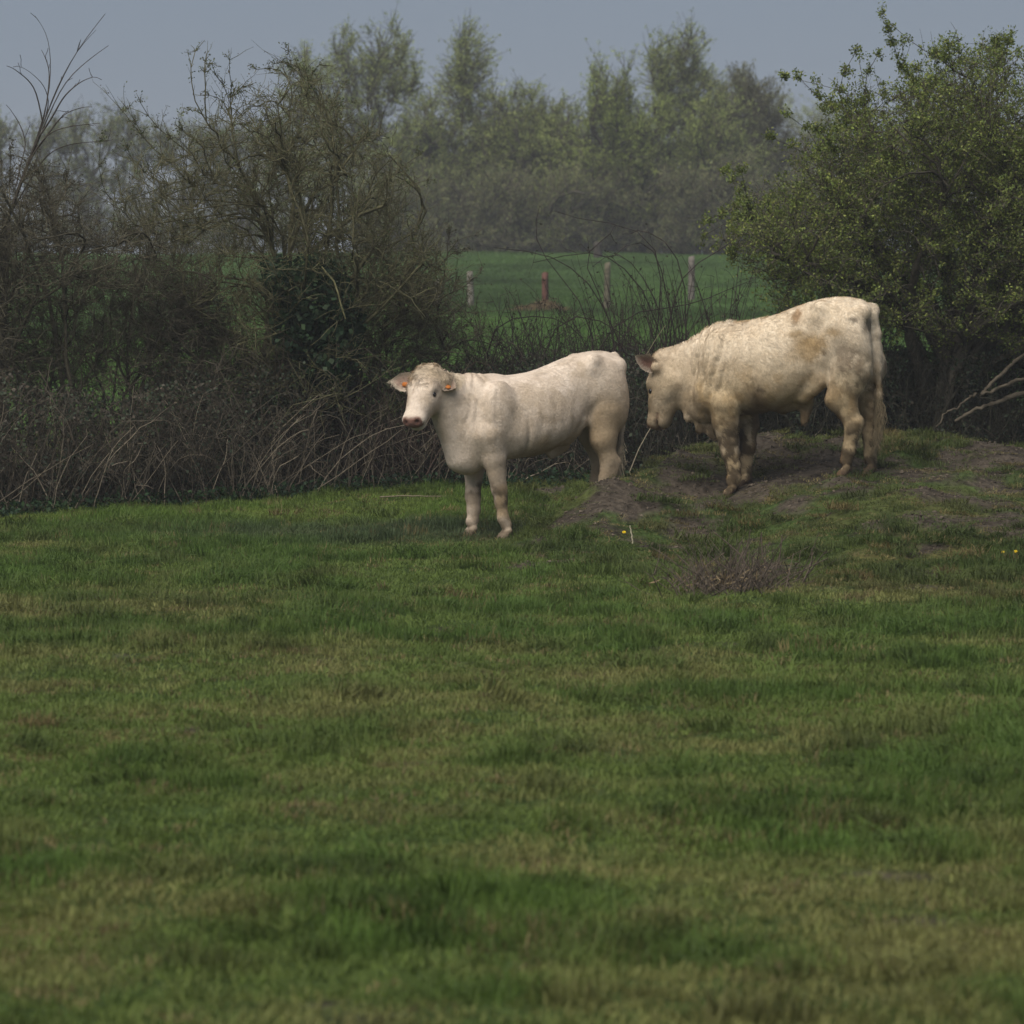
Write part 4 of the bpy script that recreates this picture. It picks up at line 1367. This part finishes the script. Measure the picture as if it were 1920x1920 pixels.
# bramble bank along the hedge foot
def thicket(label, px0, px1, top, d_off, depth, seed, canes, dead, leaf_n, cane_c, leaf_c, deadh=(.5, 1.1)):
    r = np.random.default_rng(seed)
    x0, x1 = (px0 - 960) / FPX * 35, (px1 - 960) / FPX * 35
    xc = (x0 + x1) / 2
    root_p = np.array([xc, hedge_y(xc) + d_off, float(ground_z(xc, hedge_y(xc) + d_off))])
    root = empty('bramble_thicket', root_p)
    def base_pts(n):
        x = r.uniform(x0, x1, n); y = hedge_y(x) + d_off + r.uniform(0, depth, n)
        return np.stack([x, y, ground_z(x, y) - .03], -1)
    def topz(x, y):
        px = x / y * FPX + 960
        ty = np.interp(px, [t[0] for t in top], [t[1] for t in top])
        ty = ty + 90 * (fbm2(x, y, .5, 88, 3) - .45)
        return CAM_Z - (ty - HORIZON) / FPX * y
    gg = Geo()
    a = base_pts(canes)
    hz = np.maximum(.25, topz(a[:, 0], a[:, 1]) - a[:, 2])
    an = r.uniform(0, 6.28, canes); ln = r.uniform(.25, .95, canes)
    rise = hz * r.uniform(.45, 1.08, canes)
    c = a + np.stack([np.cos(an) * ln * .5 + r.normal(0, .22, canes), np.sin(an) * ln * .3, rise * r.uniform(.8, 1.7, canes)], -1)
    e = a + np.stack([np.cos(an) * ln, np.sin(an) * ln * .45, rise * r.uniform(.25, 1.0, canes)], -1)
    P_ = bez(a, c, e, 8) + r.normal(0, .012, (canes, 8, 3))
    V, F = tubes(P_ - root_p, taper(canes, 8, .0048, .0024, r), 3)
    gg.add(V, F, jcol(cane_c, canes, 24, r, .4))
    tw = twigs_from([P_], canes * 3, .06, .28, r, up=.0, spread=1.6, tmin=.2)
    V, F = tubes(tw - root_p, taper(len(tw), 4, .0030, .0016, r), 3)
    gg.add(V, F, jcol(cane_c, len(tw), 12, r, .4))
    gg.build('canes', M_BARK, root)
    if dead:
        a = base_pts(dead); a[:, 0] = x0 + (x1 - x0) * ((r.integers(0, 7, dead) + .5 + r.normal(0, .33, dead)) / 7)
        a[:, 1] = hedge_y(a[:, 0]) + d_off - .10 + r.uniform(0, .6, dead)
        a[:, 2] = ground_z(a[:, 0], a[:, 1])
        h = r.uniform(*deadh, dead)
        e = a + np.stack([r.normal(0, .48, dead) * h, r.normal(0, .15, dead), h * r.uniform(.5, 1, dead)], -1)
        c = (a + e) / 2 + np.stack([r.normal(0, .12, dead), r.normal(0, .05, dead), r.uniform(0, .35, dead) * h], -1)
        P_ = bez(a, c, e, 7) + r.normal(0, .006, (dead, 7, 3))
        V, F = tubes(P_ - root_p, taper(dead, 7, .0048, .0022, r, .5), 4)
        g2 = Geo(); g2.add(V, F, jcol((.195, .16, .115), dead, 28, r, .65))
        tw2 = twigs_from([P_], dead * 2, .05, .2, r, up=.1, spread=1.5, tmin=.3)
        V, F = tubes(tw2 - root_p, taper(len(tw2), 4, .003, .0016, r), 3)
        g2.add(V, F, jcol((.165, .135, .10), len(tw2), 12, r, .5))
        g2.build('dead_stems', M_STALK, root)
    x = r.uniform(x0 - .1, x1 + .1, leaf_n); y = hedge_y(x) + d_off + r.uniform(-.05, depth + .2, leaf_n)
    gz_ = ground_z(x, y)
    z = gz_ + np.maximum(.15, topz(x, y) - gz_) * r.uniform(0, 1, leaf_n) ** .9 * .95
    P_ = np.stack([x, y, z], -1)
    P_ = P_[fbm3(P_, .35, seed, 2) > .40]
    V, F, C = leaves(P_ - root_p, .036, leaf_c, r, .2, .7)
    lf = mk('leaves', V, F, M_LEAF, root, C); lf['kind'] = 'stuff'
    # low green rim of nettles and ground ivy at the foot
    n = int(abs(x1 - x0) * 650)
    x = r.uniform(x0, x1, n); y = hedge_y(x) + d_off - .22 + r.uniform(0, .4, n)
    P_ = np.stack([x, y, ground_z(x, y) + r.uniform(0, .20, n) ** 1.2], -1)
    V, F, C = leaves(P_ - root_p, .045, [(.026, .055, .022), (.035, .07, .024), (.022, .045, .022)], r, .5, .7)
    mk('ground_leaves', V, F, M_LEAF, root, C)['kind'] = 'stuff'
    tag(root, label, 'brambles', 'bramble thickets along the foot of the hedge')
    return root


DK = [(.050, .070, .040), (.060, .076, .042), (.072, .062, .045), (.060, .054, .038), (.044, .064, .040)]
BR = [(.075, .060, .044), (.058, .050, .037), (.046, .058, .033), (.088, .068, .046)]
TOPL = [(-400, 660), (20, 690), (90, 740), (240, 730), (330, 690), (420, 690), (560, 650), (760, 690), (880, 680), (1000, 660), (1180, 645), (1300, 640), (1420, 640), (1600, 620), (1720, 640), (1920, 640), (2300, 620)]
thicket('brown bramble thicket with withered seed heads at the far left of the hedge foot', -190, 180, TOPL, 0, 1.5, 61, 420, 60, 15000, (0.067, 0.056, 0.041), DK + BR)
thicket('dark bramble thicket with pale dead grass at its foot, left part of hedge', 180, 400, TOPL, 0, 1.5, 62, 330, 60, 12000, (0.062, 0.053, 0.039), DK + BR)
thicket('bramble thicket full of long pale dead canes under the big bare bush', 400, 620, TOPL, 0, 1.5, 63, 330, 140, 9000, (0.070, 0.059, 0.044), DK)
thicket('reddish brown cane thicket directly left of the cow', 620, 850, TOPL, 0, 1.5, 64, 380, 140, 8500, (0.078, 0.056, 0.044), DK)
thicket('dark bramble thicket seen behind and under the cow', 850, 1110, TOPL, 0, 1.5, 65, 420, 50, 11000, (0.059, 0.050, 0.037), DK, (.3, .7))
thicket('dark bramble thicket in the gap between the cow and the bull', 1110, 1340, TOPL, 0, 1.5, 66, 420, 40, 13000, (0.051, 0.046, 0.034), DK, (.3, .7))
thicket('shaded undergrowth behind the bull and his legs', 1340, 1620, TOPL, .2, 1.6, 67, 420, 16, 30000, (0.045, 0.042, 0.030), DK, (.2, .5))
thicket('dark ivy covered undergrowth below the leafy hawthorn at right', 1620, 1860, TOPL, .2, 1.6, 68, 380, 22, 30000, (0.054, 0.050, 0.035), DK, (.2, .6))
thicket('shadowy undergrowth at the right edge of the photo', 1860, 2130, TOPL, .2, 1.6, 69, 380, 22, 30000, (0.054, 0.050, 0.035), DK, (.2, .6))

# arching bramble canes in the gap
r = np.random.default_rng(71)
bp = at(1240, 720, 36.0); bp[2] = ground_z(bp[0], bp[1])
bq = empty('arching_bramble', bp)
hand = [[(1215, 700), (1238, 600), (1242, 520), (1232, 465), (1200, 430), (1140, 416), (1080, 412), (1040, 396)],
        [(1290, 700), (1285, 600), (1290, 540), (1272, 480), (1250, 450), (1215, 432), (1195, 430), (1185, 437)],
        [(1180, 680), (1150, 620), (1130, 570), (1105, 530), (1070, 500), (1035, 480), (990, 470), (925, 464)],
        [(1160, 690), (1140, 580), (1120, 545), (1095, 500), (1100, 470), (1130, 450), (1145, 440), (1150, 425)],
        [(1260, 700), (1230, 600), (1210, 540), (1170, 500), (1140, 480), (1110, 470), (1060, 478), (1000, 492)],
        [(1240, 690), (1255, 600), (1268, 560), (1275, 520), (1310, 490), (1350, 470), (1370, 455), (1385, 440)],
        [(1120, 690), (1110, 620), (1090, 560), (1050, 520), (1020, 480), (1004, 450), (1003, 415), (1012, 385)],
        [(1250, 690), (1248, 610), (1225, 560), (1205, 520), (1180, 490), (1160, 475), (1135, 478), (1110, 500)],
        [(1280, 690), (1262, 620), (1250, 560), (1238, 500), (1226, 470), (1200, 450), (1170, 460), (1150, 480)],
        [(1100, 690), (1150, 600), (1200, 582), (1240, 580), (1290, 572), (1330, 560), (1360, 545), (1400, 530)],
        [(1010, 690), (1040, 600), (1080, 590), (1130, 600), (1160, 620), (1190, 650), (1200, 680), (1210, 700)],
        [(905, 690), (925, 600), (960, 600), (1000, 590), (1040, 595), (1070, 610), (1090, 630), (1100, 650)]]
q = np.array([[at(p[0], p[1], 36.0) for p in h_] for h_ in hand])
q[:, :, 1] += r.normal(0, .25, (len(q), 1)) + np.linspace(0, 1, 8)[None] * r.normal(0, .2, (len(q), 1))
nr = 320
a_ = np.stack([r.uniform(880, 1400, nr), np.full(nr, 715.)], -1)
hgt = np.where(a_[:, 0] > 1150, r.uniform(60, 240, nr), r.uniform(40, 170, nr))
e_ = a_ + np.stack([r.normal(0, 55, nr), -hgt], -1)
c_ = (a_ + e_) / 2 + np.stack([r.normal(0, 18, nr), -r.uniform(0, 40, nr)], -1)
bb = bez(a_, c_, e_, 8)
bz = at(bb[..., 0], bb[..., 1], 36.0); bz[:, :, 1] += r.uniform(-.5, .8, (nr, 1))
q = np.concatenate([q, bz])
for _ in range(1):
    q[:, 1:-1] = .2 * q[:, :-2] + .6 * q[:, 1:-1] + .2 * q[:, 2:]
rad = np.concatenate([np.full(12, .0062), r.uniform(.0026, .0048, nr)])[:, None] * np.linspace(1.1, .5, 8)[None]
g0 = Geo()
V, F = tubes(q - bp, rad, 4)
g0.add(V, F, jcol((.040, .030, .028), len(q), 32, r, .3))
tw = twigs_from([q], 1500, .03, .16, r, up=.1, spread=1.5, tmin=.1)
V, F = tubes(tw - bp, taper(len(tw), 4, .0026, .0015, r), 3)
g0.add(V, F, jcol((.042, .034, .028), len(tw), 12, r, .3))
g0.build('canes', M_BARK, bq)
V, F, C = leaves(tw[r.integers(0, len(tw), 1600), 3] - bp, .026, [(.04, .042, .02), (.05, .04, .025)], r)
mk('buds', V, F, M_LEAF, bq, C)['kind'] = 'stuff'
tag(bq, 'tall arching bramble canes in the hedge gap between cow and hawthorn', 'brambles')

# pale fallen boughs at the right edge
r = np.random.default_rng(81)
fb = empty('dead_bough', at(1880, 850, 35.9))
fbp = np.array(fb.location)
for nm, pts, r0, r1 in (('limb', [(1838, 740), (1852, 728), (1880, 703), (1905, 680), (1960, 640)], .026, .034), ('limb', [(1838, 740), (1862, 735), (1890, 722), (1915, 714), (1980, 700)], .024, .034),
                        ('limb', [(1790, 790), (1830, 770), (1865, 757), (1905, 744), (1990, 725)], .026, .05), ('limb', [(1755, 800), (1775, 772), (1800, 765), (1825, 742), (1838, 739)], .012, .026)):
    P_ = np.array([at(p[0], p[1], 35.85) for p in pts])
    P_ = np.stack([np.interp(np.linspace(0, 4, 22), range(5), P_[:, a_]) for a_ in range(3)], -1)[None]
    P_[:, 1:-1] = .25 * P_[:, :-2] + .5 * P_[:, 1:-1] + .25 * P_[:, 2:]
    P_[0, 1:, 1] += np.linspace(0, .25, 21)
    P_[:, 1:-1] += r.normal(0, .007, (1, 20, 3))
    V, F = tubes(P_ - fbp, np.linspace(r0, r1, 22)[None] * .56 * (1 + .12 * r.normal(size=(1, 22))), 8)
    mk(nm, V, F, M_WOOD, fb, np.full((len(V), 3), 1) * np.array([.085, .070, .050]), smooth=True)
tag(fb, 'pale bare fallen bough with forked limbs low at the right edge', 'branch')

# ------------------------------------------------------------------ far trees
WIL = [(.29, .335, .10), (.25, .30, .09), (.32, .345, .115), (.21, .255, .088)]
BRN = [(.22, .205, .105), (.19, .20, .095), (.24, .235, .11), (.17, .21, .09)]


def far_tree(label, px, d, ells, seed, cols, nleaf=9000, counts=(7, 60, 360), leaf=.095, name='far_tree', cat='tree', bark=(.075, .066, .05), up=.45, dr=2.0):
    r_ = np.random.default_rng(seed)
    return shrub(name, label, cat, [(px + k_, 500) for k_ in (-18, -6, 6, 18)], d, ells, dr, list(counts), [.09, .035, .014], seed, bark,
                 int(nleaf * .32), (.25, .9), int(nleaf * 3.4), leaf * .72, cols, group='trees and scrub beyond the far field', leafmat=M_FARLEAF, leaf_dirs=True, up=up, twig_up=.9, spread=.6, wander=.09)


far_tree('thin topped pale green willow, left of the far tree group', 560, 146, [(560, 140, 34, 62), (600, 190, 46, 70), (560, 320, 100, 140)], 201, WIL, 7000)
far_tree('tall airy willow with twin tips behind the bare bush', 690, 142, [(650, 125, 45, 75), (740, 130, 44, 78), (690, 210, 110, 90), (690, 350, 140, 120)], 202, WIL, 13000, (9, 80, 480))
far_tree('tallest slender willow crown right of the twin tipped one', 880, 140, [(876, 115, 34, 68), (880, 190, 70, 80), (900, 300, 110, 110), (850, 380, 120, 90)], 203, WIL, 13000, (8, 80, 480))
far_tree('drooping shouldered willow at the dip in the skyline', 990, 141, [(985, 240, 50, 75), (1030, 270, 50, 80), (990, 350, 120, 110)], 204, WIL, 9000)
far_tree('dense rounded spring green willow bush, largest of the right group', 1190, 136, [(1165, 165, 20, 55), (1120, 160, 18, 50), (1150, 220, 50, 40), (1170, 270, 95, 90), (1140, 350, 120, 110), (1240, 330, 120, 120), (1190, 420, 160, 70)], 205, [(.30, .35, .088), (.265, .32, .085), (.23, .28, .08)], 26000, (10, 110, 620))
far_tree('open crowned tree rising above the dense willow bush', 1290, 143, [(1295, 110, 34, 60), (1245, 140, 36, 60), (1290, 200, 80, 70), (1320, 300, 110, 110)], 206, WIL, 12000, (9, 80, 460))
far_tree('broad green willow mass filling the dip in the skyline', 1070, 138, [(1065, 270, 60, 70), (1040, 340, 110, 90), (1080, 400, 130, 80)], 208, WIL, 12000, (9, 80, 460))
far_tree('leafy willow base between the twin tipped and the slender willow', 800, 137, [(800, 250, 60, 70), (790, 330, 110, 90), (810, 410, 140, 80)], 209, WIL, 12000, (9, 80, 460))
far_tree('rounded pale willow closing the gap left of the dense bush', 950, 138, [(945, 250, 60, 70), (960, 330, 110, 90), (940, 410, 140, 80)], 210, WIL, 12000, (9, 80, 460))
far_tree('low leafy willow under the open crowned tree', 1350, 137, [(1350, 250, 60, 60), (1340, 330, 110, 90), (1360, 400, 130, 80)], 211, WIL, 12000, (9, 80, 460))
far_tree('brownish bushy tree on the right end of the far group', 1400, 140, [(1390, 190, 44, 62), (1430, 220, 40, 70), (1400, 310, 80, 120), (1450, 330, 60, 100)], 207, [(.17, .178, .08), (.145, .15, .075), (.175, .17, .085)], 12000, (9, 80, 460))
for k_, (lb, px, ty, w_, c_) in enumerate((('low brown scrub bush at the far field edge behind the hedge gap', 900, 430, 120, BRN), ('greyish scrub bush left of the distant stump', 1040, 425, 110, BRN + WIL[:1]),
                                           ('brown leafless scrub bush right of the distant stump', 1200, 420, 110, BRN), ('purplish brown scrub bush near the hawthorn tips', 1340, 410, 110, BRN),
                                           ('green tinged scrub bush below the twin tipped willow', 770, 420, 120, WIL[1:] + BRN[:2]), ('scrub bush half hidden by the leafy hawthorn', 1500, 420, 140, BRN))):
    far_tree(lb, px, 133 + (k_ % 3), [(px, ty + 22, w_ * 1.1, 55), (px, ty + 45, w_ * 1.1, 32), (px - 50, ty - 35, w_ * .6, 50), (px + 40, ty - 50, w_ * .5, 55)], 220 + k_, c_, 9000, (9, 70, 420), .085, 'scrub_bush', 'bush', (.085, .075, .052))
for k_, (lb, px, ty, w_, h_) in enumerate((('hazy bare brown tree far left beyond the sapling', 40, 330, 130, 80), ('hazy grey green treetop between sapling and bare bush', 180, 310, 110, 80),
                                           ('faint far tree row seen through the left side of the bare bush', 330, 330, 130, 80), ('faint far tree behind the middle of the bare bush', 460, 330, 120, 90),
                                           ('far tree behind the left part of the leafy hawthorn', 1560, 330, 130, 110), ('far tree hidden behind the leafy hawthorn crown', 1740, 330, 140, 110), ('far tree beyond the right edge of the hawthorn', 1920, 340, 150, 110),
                                           ('far tree just past the left edge of the photo', -160, 330, 150, 90))):
    far_tree(lb, px, 165, [(px, ty, w_, h_), (px - 40, ty - 55, w_ * .4, 50), (px + 45, ty - 60, w_ * .35, 50), (px, ty + 90, w_ * 1.1, 80), (px, ty + 130, w_ * 1.2, 36)], 240 + k_, BRN + WIL[3:], 8000, (8, 70, 380), .11, 'far_tree', 'tree')
far_tree('faint blue grey distant treetop on the horizon left of the hawthorn', 1490, 420, [(1490, 205, 45, 32), (1440, 220, 40, 24), (1550, 215, 40, 30), (1490, 300, 110, 90)], 260, WIL[1:], 5000, (7, 60, 300), .25)

# ------------------------------------------------------------------ far fence posts, stump, hay
def post(label, px, top, bot, d, rad, col, lean, seed, name='fence_post'):
    r = np.random.default_rng(seed)
    b = at(px, bot, d); b[2] = ground_z(b[0], b[1]) - .15
    t = at(px + lean, top, d)
    h = t - b
    k_, n_ = 9, 7
    ang = np.arange(k_) * 2 * math.pi / k_
    rr = rad * (1 + .10 * r.normal(size=k_))
    lv = np.concatenate([np.linspace(0, 1, n_), [1.0]])
    rs = np.concatenate([np.linspace(1.06, .92, n_), [.05]])
    V = np.stack([h * l_ + np.stack([np.cos(ang) * rr * s_, np.sin(ang) * rr * s_, (rad * .4 * np.cos(ang + 1) * (l_ == 1) * s_)], -1) + r.normal(0, rad * .04, (k_, 3)) for l_, s_ in zip(lv, rs)])
    id_ = np.arange((n_ + 1) * k_).reshape(n_ + 1, k_)
    q = np.stack([id_[:-1], np.roll(id_, -1, 1)[:-1], np.roll(id_, -1, 1)[1:], id_[1:]], -1).reshape(-1, 4)
    o = mk(name, V.reshape(-1, 3), q, M_WOOD, None, np.full(((n_ + 1) * k_, 3), 1) * np.array(col))
    o.location = b
    tag(o, label, 'fence post' if name == 'fence_post' else 'stump', 'old posts in the far field' if name == 'fence_post' else None)


post('weathered pale post nearest the bare bush, leftmost in the far field', 820, 525, 605, 80, .07, (.13, .115, .092), 2, 1)
post('blotched grey and white post, second from the left in the far field', 884, 510, 590, 80, .065, (.16, .145, .118), -3, 2)
post('short reddish brown post standing in the dry heap', 1022, 512, 592, 78, .065, (.105, .05, .038), -1, 3)
post('olive brown wooden post behind the arching brambles', 1138, 494, 600, 80, .075, (.11, .097, .065), 1, 4)
post('pale grey post at the right of the far field', 1297, 482, 575, 84, .075, (.14, .122, .104), 0, 5)
post('dark stubby stump at the foot of the far scrub', 1121, 455, 484, 126, .13, (.05, .042, .034), 0, 6, 'tree_stump')

r = np.random.default_rng(91)
hp = at(1012, 590, 77.5); hp[2] = ground_z(hp[0], hp[1])
hy = empty('dry_grass_heap', hp)
n = 1500
aa = r.uniform(0, 6.28, n); qq = np.sqrt(r.uniform(0, 1, n))
bx_, by_ = qq * np.cos(aa) * .48, qq * np.sin(aa) * .35
hz_ = .14 * (1 - qq ** 2) * (1 + .4 * np.sin(bx_ * 9))
a_ = np.stack([bx_, by_, hz_ - .03], -1)
e_ = a_ + np.stack([r.normal(0, .10, n), r.normal(0, .08, n), r.normal(.0, .05, n)], -1)
P_ = bez(a_, (a_ + e_) / 2 + np.array([0, 0, .05]), e_, 4)
V, F = tubes(P_, taper(n, 4, .008, .004, r), 3)
mk('stalks', V, F, M_STALK, hy, jcol((.15, .11, .058), n, 12, r, .45))['kind'] = 'stuff'
th_, ph_ = np.meshgrid(np.linspace(0, 1, 8), np.linspace(0, 2 * math.pi, 19)[:-1])
hv = np.stack([th_ * np.cos(ph_) * .47, th_ * np.sin(ph_) * .34, 0.13 * (1 - th_ ** 2) * (1 + .3 * np.sin(ph_ * 3)) - .02], -1).reshape(-1, 3)
id_ = np.arange(18 * 8).reshape(18, 8)
q_ = np.stack([id_[:, :-1], id_[:, 1:], np.roll(id_, -1, 0)[:, 1:], np.roll(id_, -1, 0)[:, :-1]], -1).reshape(-1, 4)
mk('core', hv, q_, M_STALK, hy, np.full((len(hv), 3), 1) * np.array([.12, .085, .05]), smooth=True)
tag(hy, 'heap of dry straw coloured grass round the reddish post', 'heap')

# ------------------------------------------------------------------ small things on the mound
r = np.random.default_rng(95)
sp_ = at(1375, 1105, 24.9); sp_[2] = ground_z(sp_[0], sp_[1])
dc = empty('dead_bramble_clump', sp_)
n = 260
a_ = np.stack([r.normal(0, .19, n), r.normal(0, .32, n), 0 * np.zeros(n)], -1)
a_[:, 2] = ground_z(a_[:, 0] + sp_[0], a_[:, 1] + sp_[1]) - sp_[2] - .01
h_ = r.uniform(.07, .26, n) * r.uniform(.7, 1.7, n)
e_ = a_ + np.stack([r.normal(0, .15, n), r.normal(0, .10, n), h_], -1)
P_ = bez(a_, (a_ + e_) / 2 + r.normal(0, .03, (n, 3)), e_, 6)
V, F = tubes(P_, taper(n, 6, .0042, .002, r, .5), 4)
g0 = Geo(); g0.add(V, F, jcol((.105, .082, .062), n, 24, r, .5))
V, F = tubes(twigs_from([P_], 260, .03, .12, r, spread=1.6, tmin=.3), taper(260, 4, .0024, .0012, r), 3)
g0.add(V, F, jcol((.10, .08, .06), 260, 12, r, .5))
mn = np.array([[at(p[0], p[1], 24.9) for p in q_] for q_ in ([(1405, 1072), (1388, 1040), (1360, 1015), (1335, 995)], [(1455, 1070), (1462, 1045), (1465, 1020), (1467, 1003)], [(1440, 1070), (1430, 1045), (1428, 1015), (1428, 998)],
                                                             [(1300, 1110), (1285, 1080), (1268, 1090), (1255, 1105)], [(1340, 1110), (1330, 1080), (1318, 1055), (1312, 1040)])]) - sp_
V, F = tubes(mn, np.linspace(.006, .003, 4)[None] * np.ones((5, 1)), 5)
g0.add(V, F, (.12, .09, .07))
g0.build('stems', M_STALK, dc)
n = 300
P_ = np.stack([r.normal(0, .17, n), r.normal(0, .22, n), 0 * np.zeros(n)], -1)
P_[:, 2] = ground_z(P_[:, 0] + sp_[0], P_[:, 1] + sp_[1]) - sp_[2] + r.uniform(.02, .12, n)
V, F, C = leaves(P_, .075, [(.22, .16, .09), (.16, .12, .07), (.10, .08, .05), (.28, .21, .12)], r, .2, .16)
mk('withered_leaves', V, F, M_STALK, dc, C)['kind'] = 'stuff'
tag(dc, 'clump of dead brown bramble sticks and withered leaves on the lower mound', 'dead brambles')


def stick(name, label, cat, pts, d, r0, r1, col, drop=False):
    P_ = np.array([[at(p[0], p[1], d + (p[2] if len(p) > 2 else 0)) for p in pts]])
    o0 = P_[0, 0].copy()
    n_ = len(pts)
    tt_ = np.linspace(0, n_ - 1, 12)
    Q = np.stack([np.interp(tt_, range(n_), P_[0, :, a]) for a in range(3)], -1)[None]
    Q[:, 1:-1] = .25 * Q[:, :-2] + .5 * Q[:, 1:-1] + .25 * Q[:, 2:]
    Q[:, 1:-1] += np.random.default_rng(int(pts[0][0])).normal(0, r0 * .2, Q[:, 1:-1].shape)
    V, F = tubes(Q - o0, np.linspace(r0, r1, 12)[None], 6)
    o = mk(name, V, F, M_STALK, None, np.full((len(V), 3), 1) * np.array(col), smooth=True)
    o.location = o0
    tag(o, label, cat)


stick('reed', 'long pale dry stem leaning up to the bull\'s muzzle', 'stem', [(1180, 886), (1196, 846), (1215, 810), (1233, 782)], 32.0, .0055, .0035, (.32, .27, .19))
stick('fallen_stick', 'thin straight stick lying at the hedge foot left of the cow', 'stick', [(712, 932), (760, 929), (800, 931), (836, 930)], 33.6, .006, .004, (.20, .16, .11))
stick('dry_stalk', 'short bleached stalk standing in the grass near the yellow flower', 'stalk', [(1186, 1019), (1185, 1005), (1182, 992), (1181, 985)], 27.9, .006, .004, (.50, .44, .31))
stick('reed', 'thin pale stem rising above the hedge behind the bull\'s poll', 'stem', [(1205, 680), (1218, 655), (1232, 632), (1248, 610)], 34.5, .004, .0025, (.22, .19, .12))

for lb, px, py, d in (('single dandelion flower on the mound below the cow', 1170, 981, 27.9), ('yellow dandelion near the right edge, left one of two', 1880, 1070, 26.2), ('yellow dandelion at the very right edge of the mound', 1904, 1073, 26.2)):
    p = at(px, py, d)
    gz_ = float(ground_z(p[0], p[1]))
    h_ = max(.05, min(.16, p[2] - gz_))
    f_ = empty('dandelion', (p[0], p[1], gz_))
    V, F = tubes(np.array([[(0, 0, -.01), (.004, 0, h_ * .5), (0, -.006, h_)]]), np.array([[.002, .002, .0018]]), 5)
    mk('stem', V, F, M_LEAF, f_, np.full((len(V), 3), 1) * np.array([.10, .13, .04]))
    a_ = np.linspace(0, 6.28, 22)[:-1]
    vv, ff = [], []
    for j, (rr_, zz_) in enumerate(((.013, .001), (.009, .005))):
        for a0 in a_ + j * .15:
            u_ = np.array([math.cos(a0), math.sin(a0) , 0]); v_ = np.array([-u_[1], u_[0], 0])
            k_ = len(vv)
            vv += [u_ * .002 + v_ * .001 + [0, -.006, h_], u_ * rr_ + v_ * .003 + [0, -.006, h_ + zz_ + .004], u_ * rr_ - v_ * .003 + [0, -.006, h_ + zz_ + .004], u_ * .002 - v_ * .001 + [0, -.006, h_]]
            ff.append([k_, k_ + 1, k_ + 2, k_ + 3])
    # head tilted towards the viewer
    vv = np.array(vv); c0 = np.array([0, -.006, h_]); t_ = math.radians(40)
    rel = vv - c0
    vv = c0 + np.stack([rel[:, 0], rel[:, 1] * math.cos(t_) - rel[:, 2] * math.sin(t_), rel[:, 1] * math.sin(t_) + rel[:, 2] * math.cos(t_)], -1)
    mk('flower_head', vv, np.array(ff), M_PETAL, f_)
    tag(f_, lb, 'flower')

# ------------------------------------------------------------------ haze
hv = np.array([(x_, y_, z_) for x_ in (-340, 340) for y_ in (-60, 940) for z_ in (-2.0, 24.0)], float)
hf = np.array([[0, 1, 3, 2], [4, 6, 7, 5], [0, 4, 5, 1], [2, 3, 7, 6], [0, 2, 6, 4], [1, 5, 7, 3]])
hm = bpy.data.materials.new('haze')
hm.use_nodes = True
hn = hm.node_tree
hn.nodes.remove(hn.nodes['Principled BSDF'])
pv = hn.nodes.new('ShaderNodeVolumePrincipled')
pv.inputs['Color'].default_value = (.88, .91, .95, 1)
pv.inputs['Density'].default_value = 0.0008
pv.inputs['Anisotropy'].default_value = 0.0
hn.links.new(pv.outputs[0], hn.nodes['Material Output'].inputs['Volume'])
hz_o = mk('haze', hv, hf, hm)
tag(hz_o, 'thin pale haze over the fields', 'haze', kind='stuff')
